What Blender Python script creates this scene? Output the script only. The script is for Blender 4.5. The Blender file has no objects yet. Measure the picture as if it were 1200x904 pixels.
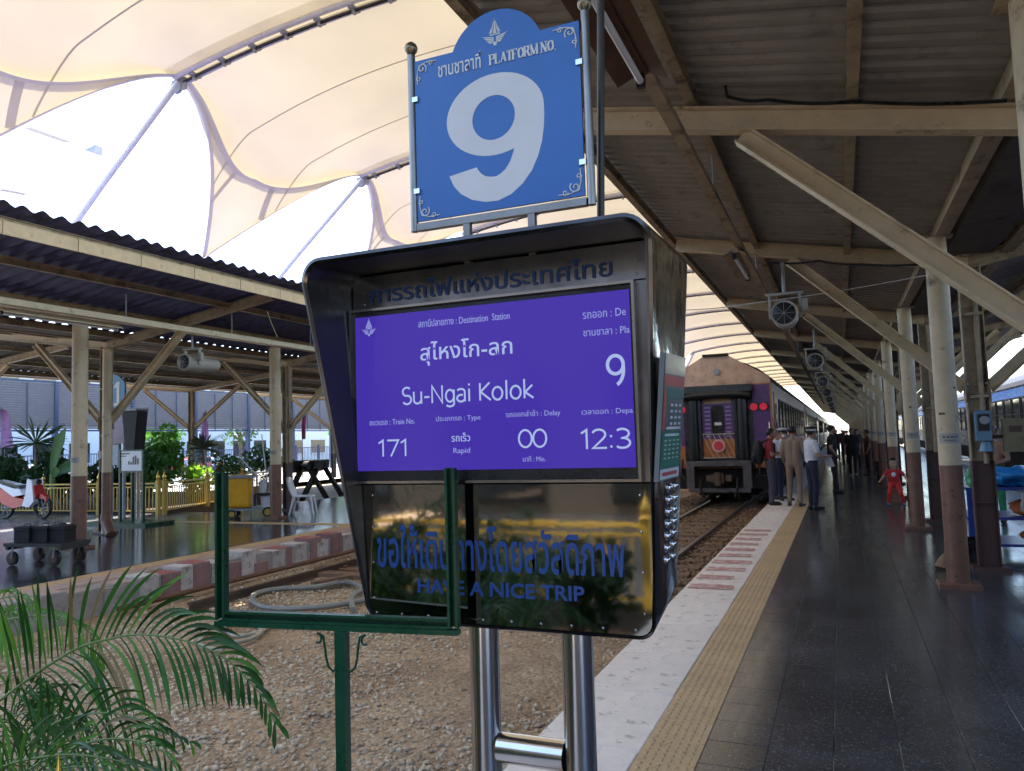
import bpy, bmesh, math, random
import numpy as np
from mathutils import Vector, Matrix, noise
random.seed(7); rng = np.random.default_rng(7)
S = bpy.context.scene
COL = S.collection
R = math.radians
# ------------------------------------------------------------------ camera, sky, sun, exposure
F = 900.0; EYE = 1.62
_d = Vector((385/F, -(505-452)/F, -1)).normalized()
_c = (-0.030*_d.x + _d.y)/(-_d.z)
_u = Vector((-0.030, 1, _c)).normalized()
_r = _d.cross(_u)
ROT = Matrix((_r, _d, _u))                      # camera axes -> world axes
cam = bpy.data.cameras.new('camera'); camo = bpy.data.objects.new('camera', cam); COL.objects.link(camo)
camo.matrix_world = Matrix.Translation((0, 0, EYE)) @ ROT.to_4x4()
cam.sensor_width = 36; cam.lens = 36*F/1200; cam.clip_end = 3000; cam.clip_start = 0.05
S.camera = camo
def P(u, v, Y):                                   # real place of a measured point at distance Y along the platform
    r = ROT @ Vector(((u-600)/F, -(v-452)/F, -1)); return Vector((0, 0, EYE)) + r*(Y/r.y)
def PX(u, v, X):
    r = ROT @ Vector(((u-600)/F, -(v-452)/F, -1)); return Vector((0, 0, EYE)) + r*(X/r.x)
SUN_EL, SUN_AZ = R(68), R(-62)
W = bpy.data.worlds.new('World'); S.world = W; W.use_nodes = True
nt = W.node_tree; bg = nt.nodes['Background']
sky = nt.nodes.new('ShaderNodeTexSky'); sky.sky_type = 'NISHITA'; sky.sun_disc = False
sky.sun_elevation = SUN_EL; sky.sun_rotation = SUN_AZ; sky.dust_density = 1.0; sky.air_density = 1.0
nt.links.new(sky.outputs[0], bg.inputs[0]); bg.inputs[1].default_value = 0.15
sl = bpy.data.lights.new('sun', 'SUN'); sl.energy = 5.0; sl.angle = R(0.5); sl.color = (1, .93, .83)
so = bpy.data.objects.new('sun', sl); COL.objects.link(so)
sdir = Vector((math.sin(SUN_AZ)*math.cos(SUN_EL), math.cos(SUN_AZ)*math.cos(SUN_EL), math.sin(SUN_EL)))
so.rotation_euler = sdir.to_track_quat('Z', 'Y').to_euler(); so.location = (-10, 10, 30)
S.view_settings.view_transform = 'Standard'; S.view_settings.look = 'None'
S.view_settings.exposure = 2.45; S.view_settings.gamma = 1
S.cycles.max_bounces = 9; S.cycles.diffuse_bounces = 5; S.cycles.glossy_bounces = 4; S.cycles.transmission_bounces = 6
S.cycles.use_denoising = True; S.cycles.sample_clamp_indirect = 6; S.cycles.caustics_reflective = False
# ------------------------------------------------------------------ helpers
def cs(o, **k):
    for a, b in k.items(): o[a] = b
    return o
def thing(name, label, cat, loc=(0, 0, 0), rz=0, group=None):
    o = bpy.data.objects.new(name, None); COL.objects.link(o); o.location = loc; o.rotation_euler = (0, 0, rz)
    o.empty_display_size = .1
    o['label'] = label; o['category'] = cat
    if group: o['group'] = group
    return o
class MB:
    def __init__(s): s.v = []; s.f = []; s.m = []
    def add(s, v, f, mi=0):
        n = len(s.v); s.v += [tuple(p) for p in v]; s.f += [tuple(i+n for i in q) for q in f]; s.m += [mi]*len(f); return s
    def box(s, x0, x1, y0, y1, z0, z1, mi=0):
        v = [(x, y, z) for z in (z0, z1) for y in (y0, y1) for x in (x0, x1)]
        return s.add(v, [(0, 2, 3, 1), (4, 5, 7, 6), (0, 1, 5, 4), (2, 6, 7, 3), (0, 4, 6, 2), (1, 3, 7, 5)], mi)
    def bbox(s, x0, x1, y0, y1, z0, z1, b=.005, mi=0):   # box with chamfered top edges
        v = [(x0, y0, z0), (x1, y0, z0), (x1, y1, z0), (x0, y1, z0), (x0, y0, z1-b), (x1, y0, z1-b), (x1, y1, z1-b), (x0, y1, z1-b),
             (x0+b, y0+b, z1), (x1-b, y0+b, z1), (x1-b, y1-b, z1), (x0+b, y1-b, z1)]
        return s.add(v, [(0, 3, 2, 1), (0, 1, 5, 4), (1, 2, 6, 5), (2, 3, 7, 6), (3, 0, 4, 7), (4, 5, 9, 8), (5, 6, 10, 9), (6, 7, 11, 10), (7, 4, 8, 11), (8, 9, 10, 11)], mi)
    def beam(s, a, b, w, h, up=(0, 0, 1), mi=0):          # rectangular bar a->b, w sideways, h along up
        a = Vector(a); b = Vector(b); t = (b-a).normalized(); sd = t.cross(Vector(up))
        if sd.length < 1e-4: sd = t.cross(Vector((1, 0, 0)))
        sd.normalize(); u = sd.cross(t); sd = sd*w/2; u = u*h/2
        v = [a-sd-u, a+sd-u, a+sd+u, a-sd+u, b-sd-u, b+sd-u, b+sd+u, b-sd+u]
        return s.add(v, [(0, 3, 2, 1), (4, 5, 6, 7), (0, 1, 5, 4), (1, 2, 6, 5), (2, 3, 7, 6), (3, 0, 4, 7)], mi)
    def ibeam(s, a, b, w, h, t=.012, up=(0, 0, 1), mi=0):
        a = Vector(a); b = Vector(b); d = (b-a).normalized(); sd = d.cross(Vector(up)).normalized(); u = sd.cross(d)
        s.beam(a+u*(h/2-t/2), b+u*(h/2-t/2), w, t, up, mi); s.beam(a-u*(h/2-t/2), b-u*(h/2-t/2), w, t, up, mi)
        return s.beam(a, b, t, h-2*t-.002, up, mi)
    def tube(s, pts, r, n=8, cap=True, mi=0, closed=False):
        pts = [Vector(p) for p in pts]; k = len(pts); rr = r if hasattr(r, '__len__') else [r]*k
        base = len(s.v); prev = None
        for i, p in enumerate(pts):
            if closed: t = (pts[(i+1) % k]-pts[i-1])
            else: t = (pts[min(i+1, k-1)]-pts[max(i-1, 0)])
            t.normalize()
            if prev is None:
                a = t.orthogonal().normalized()
            else:
                a = (prev - t*prev.dot(t)).normalized()
            prev = a; b = t.cross(a)
            for j in range(n):
                q = 2*math.pi*j/n; s.v.append(tuple(p+(a*math.cos(q)+b*math.sin(q))*rr[i]))
        for i in range(k if closed else k-1):
            o = base+i*n; e = base+((i+1) % k)*n
            for j in range(n):
                s.f.append((o+j, o+(j+1) % n, e+(j+1) % n, e+j)); s.m.append(mi)
        if cap and not closed:
            s.f.append(tuple(base+j for j in range(n))[::-1]); s.m.append(mi)
            s.f.append(tuple(base+(k-1)*n+j for j in range(n))); s.m.append(mi)
        return s
    def lathe(s, prof, c=(0, 0, 0), n=16, axis='z', mi=0):
        base = len(s.v)
        for (r, z) in prof:
            for j in range(n):
                q = 2*math.pi*j/n; x, y = r*math.cos(q), r*math.sin(q)
                p = (x, y, z) if axis == 'z' else ((z, x, y) if axis == 'x' else (y, z, x))
                s.v.append((p[0]+c[0], p[1]+c[1], p[2]+c[2]))
        for i in range(len(prof)-1):
            for j in range(n):
                o = base+i*n; s.f.append((o+j, o+(j+1) % n, o+n+(j+1) % n, o+n+j)); s.m.append(mi)
        if prof[0][0] > 1e-5: s.f.append(tuple(base+j for j in range(n))[::-1]); s.m.append(mi)
        if prof[-1][0] > 1e-5: s.f.append(tuple(base+(len(prof)-1)*n+j for j in range(n))); s.m.append(mi)
        return s
    def prism(s, poly, d0, d1, plane='xz', mi=0):          # polygon extruded; plane xz -> depth along y
        m = {'xz': lambda p, d: (p[0], d, p[1]), 'yz': lambda p, d: (d, p[0], p[1]), 'xy': lambda p, d: (p[0], p[1], d)}[plane]
        n = len(poly); v = [m(p, d0) for p in poly]+[m(p, d1) for p in poly]
        f = [tuple(range(n)), tuple(range(2*n-1, n-1, -1))]+[((i+1) % n, i, n+i, n+(i+1) % n) for i in range(n)]
        return s.add(v, f, mi)
    def ball(s, c, r, n=10, mi=0):
        r = r if hasattr(r, '__len__') else (r, r, r); k = n//2; v = [(c[0], c[1], c[2]-r[2])]
        for i in range(1, k):
            a = -math.pi/2+math.pi*i/k
            for j in range(n):
                q = 2*math.pi*j/n; v.append((c[0]+r[0]*math.cos(a)*math.cos(q), c[1]+r[1]*math.cos(a)*math.sin(q), c[2]+r[2]*math.sin(a)))
        v.append((c[0], c[1], c[2]+r[2])); f = [(0, 1+(j+1) % n, 1+j) for j in range(n)]
        for i in range(k-2):
            for j in range(n):
                o = 1+i*n; f.append((o+j, o+(j+1) % n, o+n+(j+1) % n, o+n+j))
        o = 1+(k-2)*n; L = len(v)-1; f += [(o+j, o+(j+1) % n, L) for j in range(n)]
        return s.add(v, f, mi)
    def mesh(s, name, mats, smooth=False):
        me = bpy.data.meshes.new(name); me.from_pydata(s.v, [], s.f)
        for m in (mats if isinstance(mats, (list, tuple)) else [mats]): me.materials.append(m)
        if any(s.m): me.polygons.foreach_set('material_index', s.m)
        bm = bmesh.new(); bm.from_mesh(me); bmesh.ops.recalc_face_normals(bm, faces=bm.faces); bm.to_mesh(me); bm.free()
        if smooth:
            me.polygons.foreach_set('use_smooth', [True]*len(me.polygons))
            me.set_sharp_from_angle(angle=R(smooth if smooth is not True else 40))
        me.update(); return me
    def part(s, name, mats, parent=None, smooth=False, world=True, **k):
        """link as one object; world=True: the vertices are world coordinates"""
        me = s.mesh(name, mats, smooth); return link(name, me, parent, world, **k)
def link(name, me, parent=None, world=False, loc=None, **k):
    o = bpy.data.objects.new(name, me); COL.objects.link(o)
    if parent is not None:
        o.parent = parent
        if world:
            M = Matrix.Identity(4); p = parent
            while p is not None: M = p.matrix_basis @ M; p = p.parent
            me.transform(M.inverted())
    if loc is not None: o.location = loc
    return cs(o, **k)
def kids(o): return [c for c in bpy.data.objects if c.parent == o]
def dup(root, loc, rz=None, label=None, group=None, _par=None):
    def rec(o, par):
        c = o.copy(); COL.objects.link(c); c.parent = par
        for ch in tree.get(o.name, []): rec(ch, c)
        return c
    tree = {}
    for o in bpy.data.objects:
        if o.parent: tree.setdefault(o.parent.name, []).append(o)
    r = rec(root, None); r.location = loc
    if rz is not None: r.rotation_euler = (0, 0, rz)
    if label: r['label'] = label
    if group: r['group'] = group
    return r
# ------------------------------------------------------------------ materials
def mat(name, col, rough=.6, metal=0, var=.2, scale=6, bump=0, bscale=40, dirt=None, damt=.5, dscale=3, spec=.5, rvar=0, rnd=0, trans=0, coat=0):
    m = bpy.data.materials.new(name); m.use_nodes = True; t = m.node_tree; b = t.nodes['Principled BSDF']
    L = t.links.new; N = t.nodes.new
    tc = N('ShaderNodeTexCoord'); b.inputs['Roughness'].default_value = rough; b.inputs['Metallic'].default_value = metal
    b.inputs['Specular IOR Level'].default_value = spec; b.inputs['Coat Weight'].default_value = coat
    nz = N('ShaderNodeTexNoise'); nz.inputs['Scale'].default_value = scale; nz.inputs['Detail'].default_value = 6; nz.inputs['Roughness'].default_value = .65
    L(tc.outputs['Object'], nz.inputs['Vector'])
    mr = N('ShaderNodeMapRange'); mr.inputs[1].default_value = .3; mr.inputs[2].default_value = .7; mr.inputs[3].default_value = 1-var; mr.inputs[4].default_value = 1+var
    L(nz.outputs[0], mr.inputs[0])
    mx = N('ShaderNodeVectorMath'); mx.operation = 'SCALE'; mx.inputs[0].default_value = col[:3]; L(mr.outputs[0], mx.inputs['Scale'])
    out = mx.outputs[0]
    if rnd:
        oi = N('ShaderNodeObjectInfo'); m2 = N('ShaderNodeMapRange'); m2.inputs[3].default_value = 1-rnd; m2.inputs[4].default_value = 1+rnd
        L(oi.outputs['Random'], m2.inputs[0]); m3 = N('ShaderNodeVectorMath'); m3.operation = 'SCALE'; L(out, m3.inputs[0]); L(m2.outputs[0], m3.inputs['Scale']); out = m3.outputs[0]
    if dirt is not None:
        n2 = N('ShaderNodeTexNoise'); n2.inputs['Scale'].default_value = dscale; n2.inputs['Detail'].default_value = 9; n2.inputs['Roughness'].default_value = .72
        L(tc.outputs['Object'], n2.inputs['Vector'])
        r2 = N('ShaderNodeMapRange'); r2.inputs[1].default_value = .62-.2*damt; r2.inputs[2].default_value = .72-.1*damt; r2.inputs[4].default_value = .85
        L(n2.outputs[0], r2.inputs[0]); mm = N('ShaderNodeMix'); mm.data_type = 'RGBA'
        L(r2.outputs[0], mm.inputs['Factor']); L(out, mm.inputs['A']); mm.inputs['B'].default_value = (*dirt[:3], 1); out = mm.outputs['Result']
    L(out, b.inputs['Base Color'])
    if rvar:
        r3 = N('ShaderNodeMapRange'); r3.inputs[1].default_value = .3; r3.inputs[2].default_value = .7; r3.inputs[3].default_value = max(.02, rough-rvar); r3.inputs[4].default_value = rough+rvar
        L(nz.outputs[0], r3.inputs[0]); L(r3.outputs[0], b.inputs['Roughness'])
    if bump:
        n4 = N('ShaderNodeTexNoise'); n4.inputs['Scale'].default_value = bscale; n4.inputs['Detail'].default_value = 5; L(tc.outputs['Object'], n4.inputs['Vector'])
        bp = N('ShaderNodeBump'); bp.inputs['Strength'].default_value = bump; bp.inputs['Distance'].default_value = .02
        L(n4.outputs[0], bp.inputs['Height']); L(bp.outputs[0], b.inputs['Normal'])
    if trans:                                   # light coming through a leaf or a cloth
        tr = N('ShaderNodeBsdfTranslucent'); L(out, tr.inputs[0]); ms = N('ShaderNodeMixShader'); ms.inputs[0].default_value = trans
        L(b.outputs[0], ms.inputs[1]); L(tr.outputs[0], ms.inputs[2]); L(ms.outputs[0], t.nodes['Material Output'].inputs[0])
    return m
def emis(name, col, st):
    m = bpy.data.materials.new(name); m.use_nodes = True; b = m.node_tree.nodes['Principled BSDF']
    b.inputs['Base Color'].default_value = (.01, .01, .02, 1); b.inputs['Emission Color'].default_value = (*col, 1); b.inputs['Emission Strength'].default_value = st
    b.inputs['Roughness'].default_value = .12; return m
def fabric(name, col, tw, c2=None):
    m = bpy.data.materials.new(name); m.use_nodes = True; t = m.node_tree; L = t.links.new; N = t.nodes.new
    t.nodes.remove(t.nodes['Principled BSDF']); d = N('ShaderNodeBsdfDiffuse'); r = N('ShaderNodeBsdfTranslucent'); ms = N('ShaderNodeMixShader')
    tc = N('ShaderNodeTexCoord'); nz = N('ShaderNodeTexNoise'); nz.inputs['Scale'].default_value = .6; nz.inputs['Detail'].default_value = 6; L(tc.outputs['Object'], nz.inputs['Vector'])
    mr = N('ShaderNodeMapRange'); mr.inputs[1].default_value = .3; mr.inputs[2].default_value = .7; mr.inputs[3].default_value = .82; mr.inputs[4].default_value = 1.1; L(nz.outputs[0], mr.inputs[0])
    sc = N('ShaderNodeVectorMath'); sc.operation = 'SCALE'; sc.inputs[0].default_value = col; L(mr.outputs[0], sc.inputs['Scale'])
    d.inputs[0].default_value = (.75, .72, .66, 1); L(sc.outputs[0], r.inputs[0]); ms.inputs[0].default_value = tw
    L(d.outputs[0], ms.inputs[1]); L(r.outputs[0], ms.inputs[2]); L(ms.outputs[0], t.nodes['Material Output'].inputs[0]); return m
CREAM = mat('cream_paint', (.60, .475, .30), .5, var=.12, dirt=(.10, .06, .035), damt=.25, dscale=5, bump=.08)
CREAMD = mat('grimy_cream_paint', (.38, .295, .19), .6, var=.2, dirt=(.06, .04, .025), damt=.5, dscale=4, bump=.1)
BROWN = mat('brown_paint', (.18, .085, .052), .42, var=.15, dirt=(.03, .018, .015), damt=.28, dscale=7, bump=.08)
BROWND = mat('dark_brown_paint', (.085, .042, .033), .45, var=.2, dirt=(.02, .012, .01), damt=.4, dscale=6)
SHEET = mat('roof_sheet', (.29, .26, .225), .55, var=.25, scale=2, dirt=(.10, .08, .065), damt=.5, dscale=2, rnd=.12)
SHEETL = mat('blue_grey_roof_sheet', (.085, .085, .20), .6, var=.3, scale=4, dirt=(.03, .03, .05), damt=.5, rnd=.1)  # bluish fringe of the lit eave put into the sheet colour
DARKROOF = mat('dark_brown_roof', (.10, .085, .07), .8, var=.3, dirt=(.02, .016, .013), damt=.5)  # dark brown base with darker random patches
STEEL = mat('stainless_steel', (.55, .53, .50), .17, 1, var=.08, bump=.02, bscale=8)
MIRROR = mat('mirror_steel', (.30, .29, .25), .04, 1, var=.2, scale=2, bump=.04, bscale=2.2)
HOODM = mat('polished_black_steel', (.07, .065, .062), .2, 1, var=.5, scale=3, bump=.05, bscale=3)
HOODI = mat('dark_steel', (.26, .255, .26), .22, 1, var=.55, scale=5, bump=.05, bscale=3, dirt=(.25, .27, .33), damt=.1)
BLACK = mat('black_enamel', (.012, .012, .013), .3, var=.3, rvar=.1)
RUBBER = mat('black_rubber', (.006, .006, .007), .35, var=.3, bump=.05)
GREEN = mat('green_enamel', (.005, .048, .020), .3, var=.15, rvar=.1)
SIGNB = mat('sign_blue', (.018, .115, .36), .35, var=.08, scale=3, dirt=(.04, .13, .30), damt=.1)
SIGNW = mat('sign_white', (.62, .60, .56), .45, var=.06, scale=4)
LETB = mat('letter_blue', (.018, .065, .21), .3, var=.05)
WHITE = mat('white_plastic', (.72, .73, .76), .4, var=.05)
DIRTW = mat('dirty_white_paint', (.38, .355, .31), .5, var=.15, dirt=(.16, .13, .10), damt=.3)
RUST = mat('rusty_metal', (.13, .065, .035), .8, var=.35, dirt=(.05, .03, .02), damt=.5, bump=.2)
RAILM = mat('rail_steel', (.13, .09, .065), .45, .5, var=.3, dirt=(.10, .05, .03), damt=.6)
WOOD = mat('old_timber', (.17, .10, .055), .8, var=.35, scale=10, dirt=(.05, .03, .02), damt=.5, bump=.3)
YEL = mat('golden_yellow_paint', (.55, .36, .06), .35, var=.12)
GOLD = mat('gold_paint', (.75, .48, .10), .25, .7, var=.15)
LEAF = mat('palm_leaf_dark', (.028, .095, .014), .48, spec=.3, var=.4, scale=9, rnd=.45, trans=.25)
LEAFB = mat('palm_leaf_light', (.10, .26, .035), .4, var=.2, scale=9, rnd=.2, trans=.5)  # lighter leaf tone: lit fronds get their light as colour; also random variety
LEAFG = mat('shrub_leaf', (.05, .14, .03), .45, var=.35, scale=3, trans=.3)
LEAFY = mat('lime_leaf', (.22, .42, .04), .45, var=.25, scale=3, trans=.45)
DRY = mat('dry_leaf', (.22, .15, .06), .6, var=.3, trans=.2)
STEM = mat('palm_stem', (.14, .20, .05), .5, var=.2)
BARK = mat('bark', (.14, .10, .07), .8, var=.3, bump=.3)
HOSE = mat('grey_hose', (.22, .22, .19), .5, var=.15)
BLUEP = mat('blue_paint', (.02, .045, .22), .35, var=.2)
NAVY = mat('navy_steel', (.02, .035, .09), .4, var=.2)
ORANGE = mat('orange_plastic', (.85, .42, .015), .45, var=.08)
GREYP = mat('grey_plastic', (.30, .31, .33), .5, var=.1)
# gravel, dirt, terrazzo, concrete
def ground_mat(name, c1, c2, c3, sc, bump=.8):
    m = bpy.data.materials.new(name); m.use_nodes = True; t = m.node_tree; b = t.nodes['Principled BSDF']; L = t.links.new; N = t.nodes.new
    b.inputs['Roughness'].default_value = .9; tc = N('ShaderNodeTexCoord')
    v = N('ShaderNodeTexVoronoi'); v.inputs['Scale'].default_value = sc; L(tc.outputs['Object'], v.inputs['Vector'])
    n = N('ShaderNodeTexNoise'); n.inputs['Scale'].default_value = .9; n.inputs['Detail'].default_value = 8; n.inputs['Roughness'].default_value = .7; L(tc.outputs['Object'], n.inputs['Vector'])
    cr = N('ShaderNodeValToRGB'); cr.color_ramp.elements[0].color = (*c1, 1); cr.color_ramp.elements[1].color = (*c2, 1)
    cr.color_ramp.elements[0].position = .35; cr.color_ramp.elements[1].position = .65; L(n.outputs[0], cr.inputs[0])
    mm = N('ShaderNodeMix'); mm.data_type = 'RGBA'; mm.blend_type = 'MULTIPLY'; mm.inputs['Factor'].default_value = .75
    L(cr.outputs[0], mm.inputs['A']); hs = N('ShaderNodeMix'); hs.data_type = 'RGBA'; L(v.outputs['Color'], hs.inputs['Factor'])
    hs.inputs['A'].default_value = (*c3, 1); hs.inputs['B'].default_value = (1.15, 1.1, 1.05, 1); L(hs.outputs['Result'], mm.inputs['B'])
    L(mm.outputs['Result'], b.inputs['Base Color'])
    bp = N('ShaderNodeBump'); bp.inputs['Strength'].default_value = bump; bp.inputs['Distance'].default_value = .03; bp.invert = True
    n3 = N('ShaderNodeTexNoise'); n3.inputs['Scale'].default_value = 30; n3.inputs['Detail'].default_value = 6; L(tc.outputs['Object'], n3.inputs['Vector'])
    ad = N('ShaderNodeMath'); L(v.outputs['Distance'], ad.inputs[0]); L(n3.outputs[0], ad.inputs[1]); L(ad.outputs[0], bp.inputs['Height']); L(bp.outputs[0], b.inputs['Normal'])
    return m
DIRT = ground_mat('sandy_dirt', (.50, .39, .25), (.25, .175, .105), (.5, .43, .37), 26, .7)
DIRTFAR = ground_mat('dusty_ground', (.3, .25, .19), (.22, .18, .14), (.7, .7, .7), 3, .2)
STONE = mat('gravel_stone', (.50, .41, .285), .85, var=.55, scale=26, dirt=(.20, .14, .09), damt=.5, dscale=5, bump=.3, bscale=60)
def terrazzo(name, base, rough, rv, fleck=.5, rnd=.12, tiles=0):
    m = bpy.data.materials.new(name); m.use_nodes = True; t = m.node_tree; b = t.nodes['Principled BSDF']; L = t.links.new; N = t.nodes.new
    tc = N('ShaderNodeTexCoord'); oi = N('ShaderNodeObjectInfo'); ge = N('ShaderNodeNewGeometry')
    v = N('ShaderNodeTexVoronoi'); v.inputs['Scale'].default_value = 110; L(ge.outputs['Position'], v.inputs['Vector'])
    mr = N('ShaderNodeMapRange'); mr.inputs[1].default_value = .86; mr.inputs[2].default_value = .99; mr.inputs[4].default_value = fleck
    sp = N('ShaderNodeSeparateColor'); L(v.outputs['Color'], sp.inputs[0]); L(sp.outputs[0], mr.inputs[0])
    n = N('ShaderNodeTexNoise'); n.inputs['Scale'].default_value = 1.1; n.inputs['Detail'].default_value = 9; n.inputs['Roughness'].default_value = .7; L(ge.outputs['Position'], n.inputs['Vector'])
    cr = N('ShaderNodeMapRange'); cr.inputs[1].default_value = .3; cr.inputs[2].default_value = .7; cr.inputs[3].default_value = .55; cr.inputs[4].default_value = 1.5; L(n.outputs[0], cr.inputs[0])
    rr = N('ShaderNodeMapRange'); rr.inputs[3].default_value = 1-rnd; rr.inputs[4].default_value = 1+rnd; L(oi.outputs['Random'], rr.inputs[0])
    mu = N('ShaderNodeMath'); mu.operation = 'MULTIPLY'; L(cr.outputs[0], mu.inputs[0]); L(rr.outputs[0], mu.inputs[1])
    sc = N('ShaderNodeVectorMath'); sc.operation = 'SCALE'; sc.inputs[0].default_value = base; L(mu.outputs[0], sc.inputs['Scale'])
    mm = N('ShaderNodeMix'); mm.data_type = 'RGBA'; L(mr.outputs[0], mm.inputs['Factor']); L(sc.outputs[0], mm.inputs['A']); mm.inputs['B'].default_value = (.30, .30, .29, 1)
    L(mm.outputs['Result'], b.inputs['Base Color'])
    r2 = N('ShaderNodeMapRange'); r2.inputs[1].default_value = .35; r2.inputs[2].default_value = .7; r2.inputs[3].default_value = rough-rv; r2.inputs[4].default_value = rough+rv; mp = N('ShaderNodeMapping'); mp.inputs['Scale'].default_value = (3.5, .35, 1); L(ge.outputs['Position'], mp.inputs['Vector'])
    n7 = N('ShaderNodeTexNoise'); n7.inputs['Scale'].default_value = 1.5; n7.inputs['Detail'].default_value = 8; n7.inputs['Roughness'].default_value = .75; L(mp.outputs[0], n7.inputs['Vector'])
    L(n7.outputs[0], r2.inputs[0]); L(r2.outputs[0], b.inputs['Roughness'])
    n5 = N('ShaderNodeTexNoise'); n5.inputs['Scale'].default_value = 3; n5.inputs['Detail'].default_value = 3; L(ge.outputs['Position'], n5.inputs['Vector'])
    bp = N('ShaderNodeBump'); bp.inputs['Strength'].default_value = .1; bp.inputs['Distance'].default_value = .02; L(n5.outputs[0], bp.inputs['Height'])
    L(bp.outputs[0], b.inputs['Normal'])
    return m
TERR = terrazzo('dark_terrazzo', (.056, .054, .055), .21, .09, .38)
TERRL = terrazzo('dark_polished_terrazzo', (.026, .028, .035), .15, .05, .2)
GROUT = mat('grout', (.02, .02, .02), .7)
CONC = mat('platform_concrete', (.30, .27, .24), .8, var=.2, dirt=(.12, .10, .08), damt=.4, bump=.25)
WPAINT = mat('worn_white_paint', (.80, .715, .62), .55, var=.10, scale=5, dirt=(.20, .17, .14), damt=.33, dscale=9, bump=.12, bscale=60, rnd=.05)
RPAINT = mat('worn_red_paint', (.40, .11, .09), .6, var=.15, dirt=(.40, .33, .28), damt=.45, dscale=6, bump=.15, rnd=.1)
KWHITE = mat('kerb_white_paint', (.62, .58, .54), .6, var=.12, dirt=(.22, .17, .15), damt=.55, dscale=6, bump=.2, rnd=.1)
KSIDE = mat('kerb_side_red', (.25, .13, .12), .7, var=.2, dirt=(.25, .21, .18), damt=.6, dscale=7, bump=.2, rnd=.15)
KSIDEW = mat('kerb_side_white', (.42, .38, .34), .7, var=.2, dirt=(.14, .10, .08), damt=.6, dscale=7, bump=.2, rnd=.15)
KPINK = mat('pinkish_concrete', (.42, .30, .24), .7, var=.12, dirt=(.2, .15, .12), damt=.3, bump=.15, rnd=.08)
TACT = mat('tactile_yellow', (.53, .36, .18), .55, var=.10, dirt=(.22, .14, .07), damt=.4, dscale=5, bump=.15, rnd=.08)
MEMB = fabric('cream_fabric', (.92, .765, .455), .072)
BAND = fabric('reinforced_fabric', (.60, .58, .60), .22)
LIGHTGAP = fabric('light_gap_fabric', (.98, .96, .92), .75)
PWHITE = mat('white_painted_steel', (.66, .66, .68), .4, var=.08, dirt=(.3, .28, .25), damt=.2)

# lettering -------------------------------------------------
def text_mesh(body, h=None, w=None, bold=0, m=None, depth=.0012, cur=[0]):
    """text as a flat mesh in local XY scaled to width w and/or cap height h, origin at lower left"""
    c = bpy.data.curves.new('lettering', 'FONT'); c.body = body; c.size = 1; c.offset = bold; c.resolution_u = 3; c.extrude = .01
    o = bpy.data.objects.new('lettering', c); COL.objects.link(o)
    dg = bpy.context.evaluated_depsgraph_get(); me = bpy.data.meshes.new_from_object(o.evaluated_get(dg), depsgraph=dg)
    bpy.data.objects.remove(o); bpy.data.curves.remove(c)
    a = np.empty(len(me.vertices)*3); me.vertices.foreach_get('co', a); a = a.reshape(-1, 3)
    lo, hi = a.min(0), a.max(0); sx = sy = None
    if w: sx = w/(hi[0]-lo[0])
    if h: sy = h/(hi[1]-lo[1])
    sx = sx or sy; sy = sy or sx
    a[:, 0] = (a[:, 0]-lo[0])*sx; a[:, 1] = (a[:, 1]-lo[1])*sy; a[:, 2] = a[:, 2]/.01*depth/2
    me.vertices.foreach_set('co', a.ravel()); me.update(); me.materials.clear(); me.materials.append(m); return me
def lettering(body, x, z, y, m, parent, w=None, h=None, bold=0, fn=None, name='lettering'):
    """put text on a face that looks towards -Y: lower-left corner (x, z) at depth y"""
    me = text_mesh(body, h, w, bold, m)
    if fn is None: me.transform(Matrix(((1, 0, 0, x), (0, 0, -1, y), (0, 1, 0, z), (0, 0, 0, 1))))
    else:
        for v in me.vertices: v.co = fn(v.co)
    return link(name, me, parent, True)
# ------------------------------------------------------------------ ground, track bed, platforms
BED = -.36
MB().add([(-900, -900, -.62), (900, -900, -.62), (900, 900, -.62), (-900, 900, -.62)], [(0, 1, 2, 3)]).part('ground', DIRTFAR, kind='structure')
def bedz(x, y): return BED+.045*noise.noise(Vector((x*.7, y*.7, 0)))+.018*noise.noise(Vector((x*3, y*3, 4)))
m = MB(); nx, ny = 68, 150
ys = [1.0+ (j/ny)**1.9*128 for j in range(ny+1)]
m.v = [(-8.44+6.8*i/nx, y, bedz(-8.44+6.8*i/nx, y)) for y in ys for i in range(nx+1)]
m.f = [(j*(nx+1)+i, j*(nx+1)+i+1, (j+1)*(nx+1)+i+1, (j+1)*(nx+1)+i) for j in range(ny) for i in range(nx)]; m.m = [0]*len(m.f)
m.part('track_bed', DIRT, smooth=180, kind='structure')
m = MB(); m.box(-8.44, -1.64, -9, 1.0, -.6, -.31); m.part('garden_soil', mat('dark_soil', (.05, .032, .02), .95, var=.4, bump=.6), kind='structure')
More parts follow.
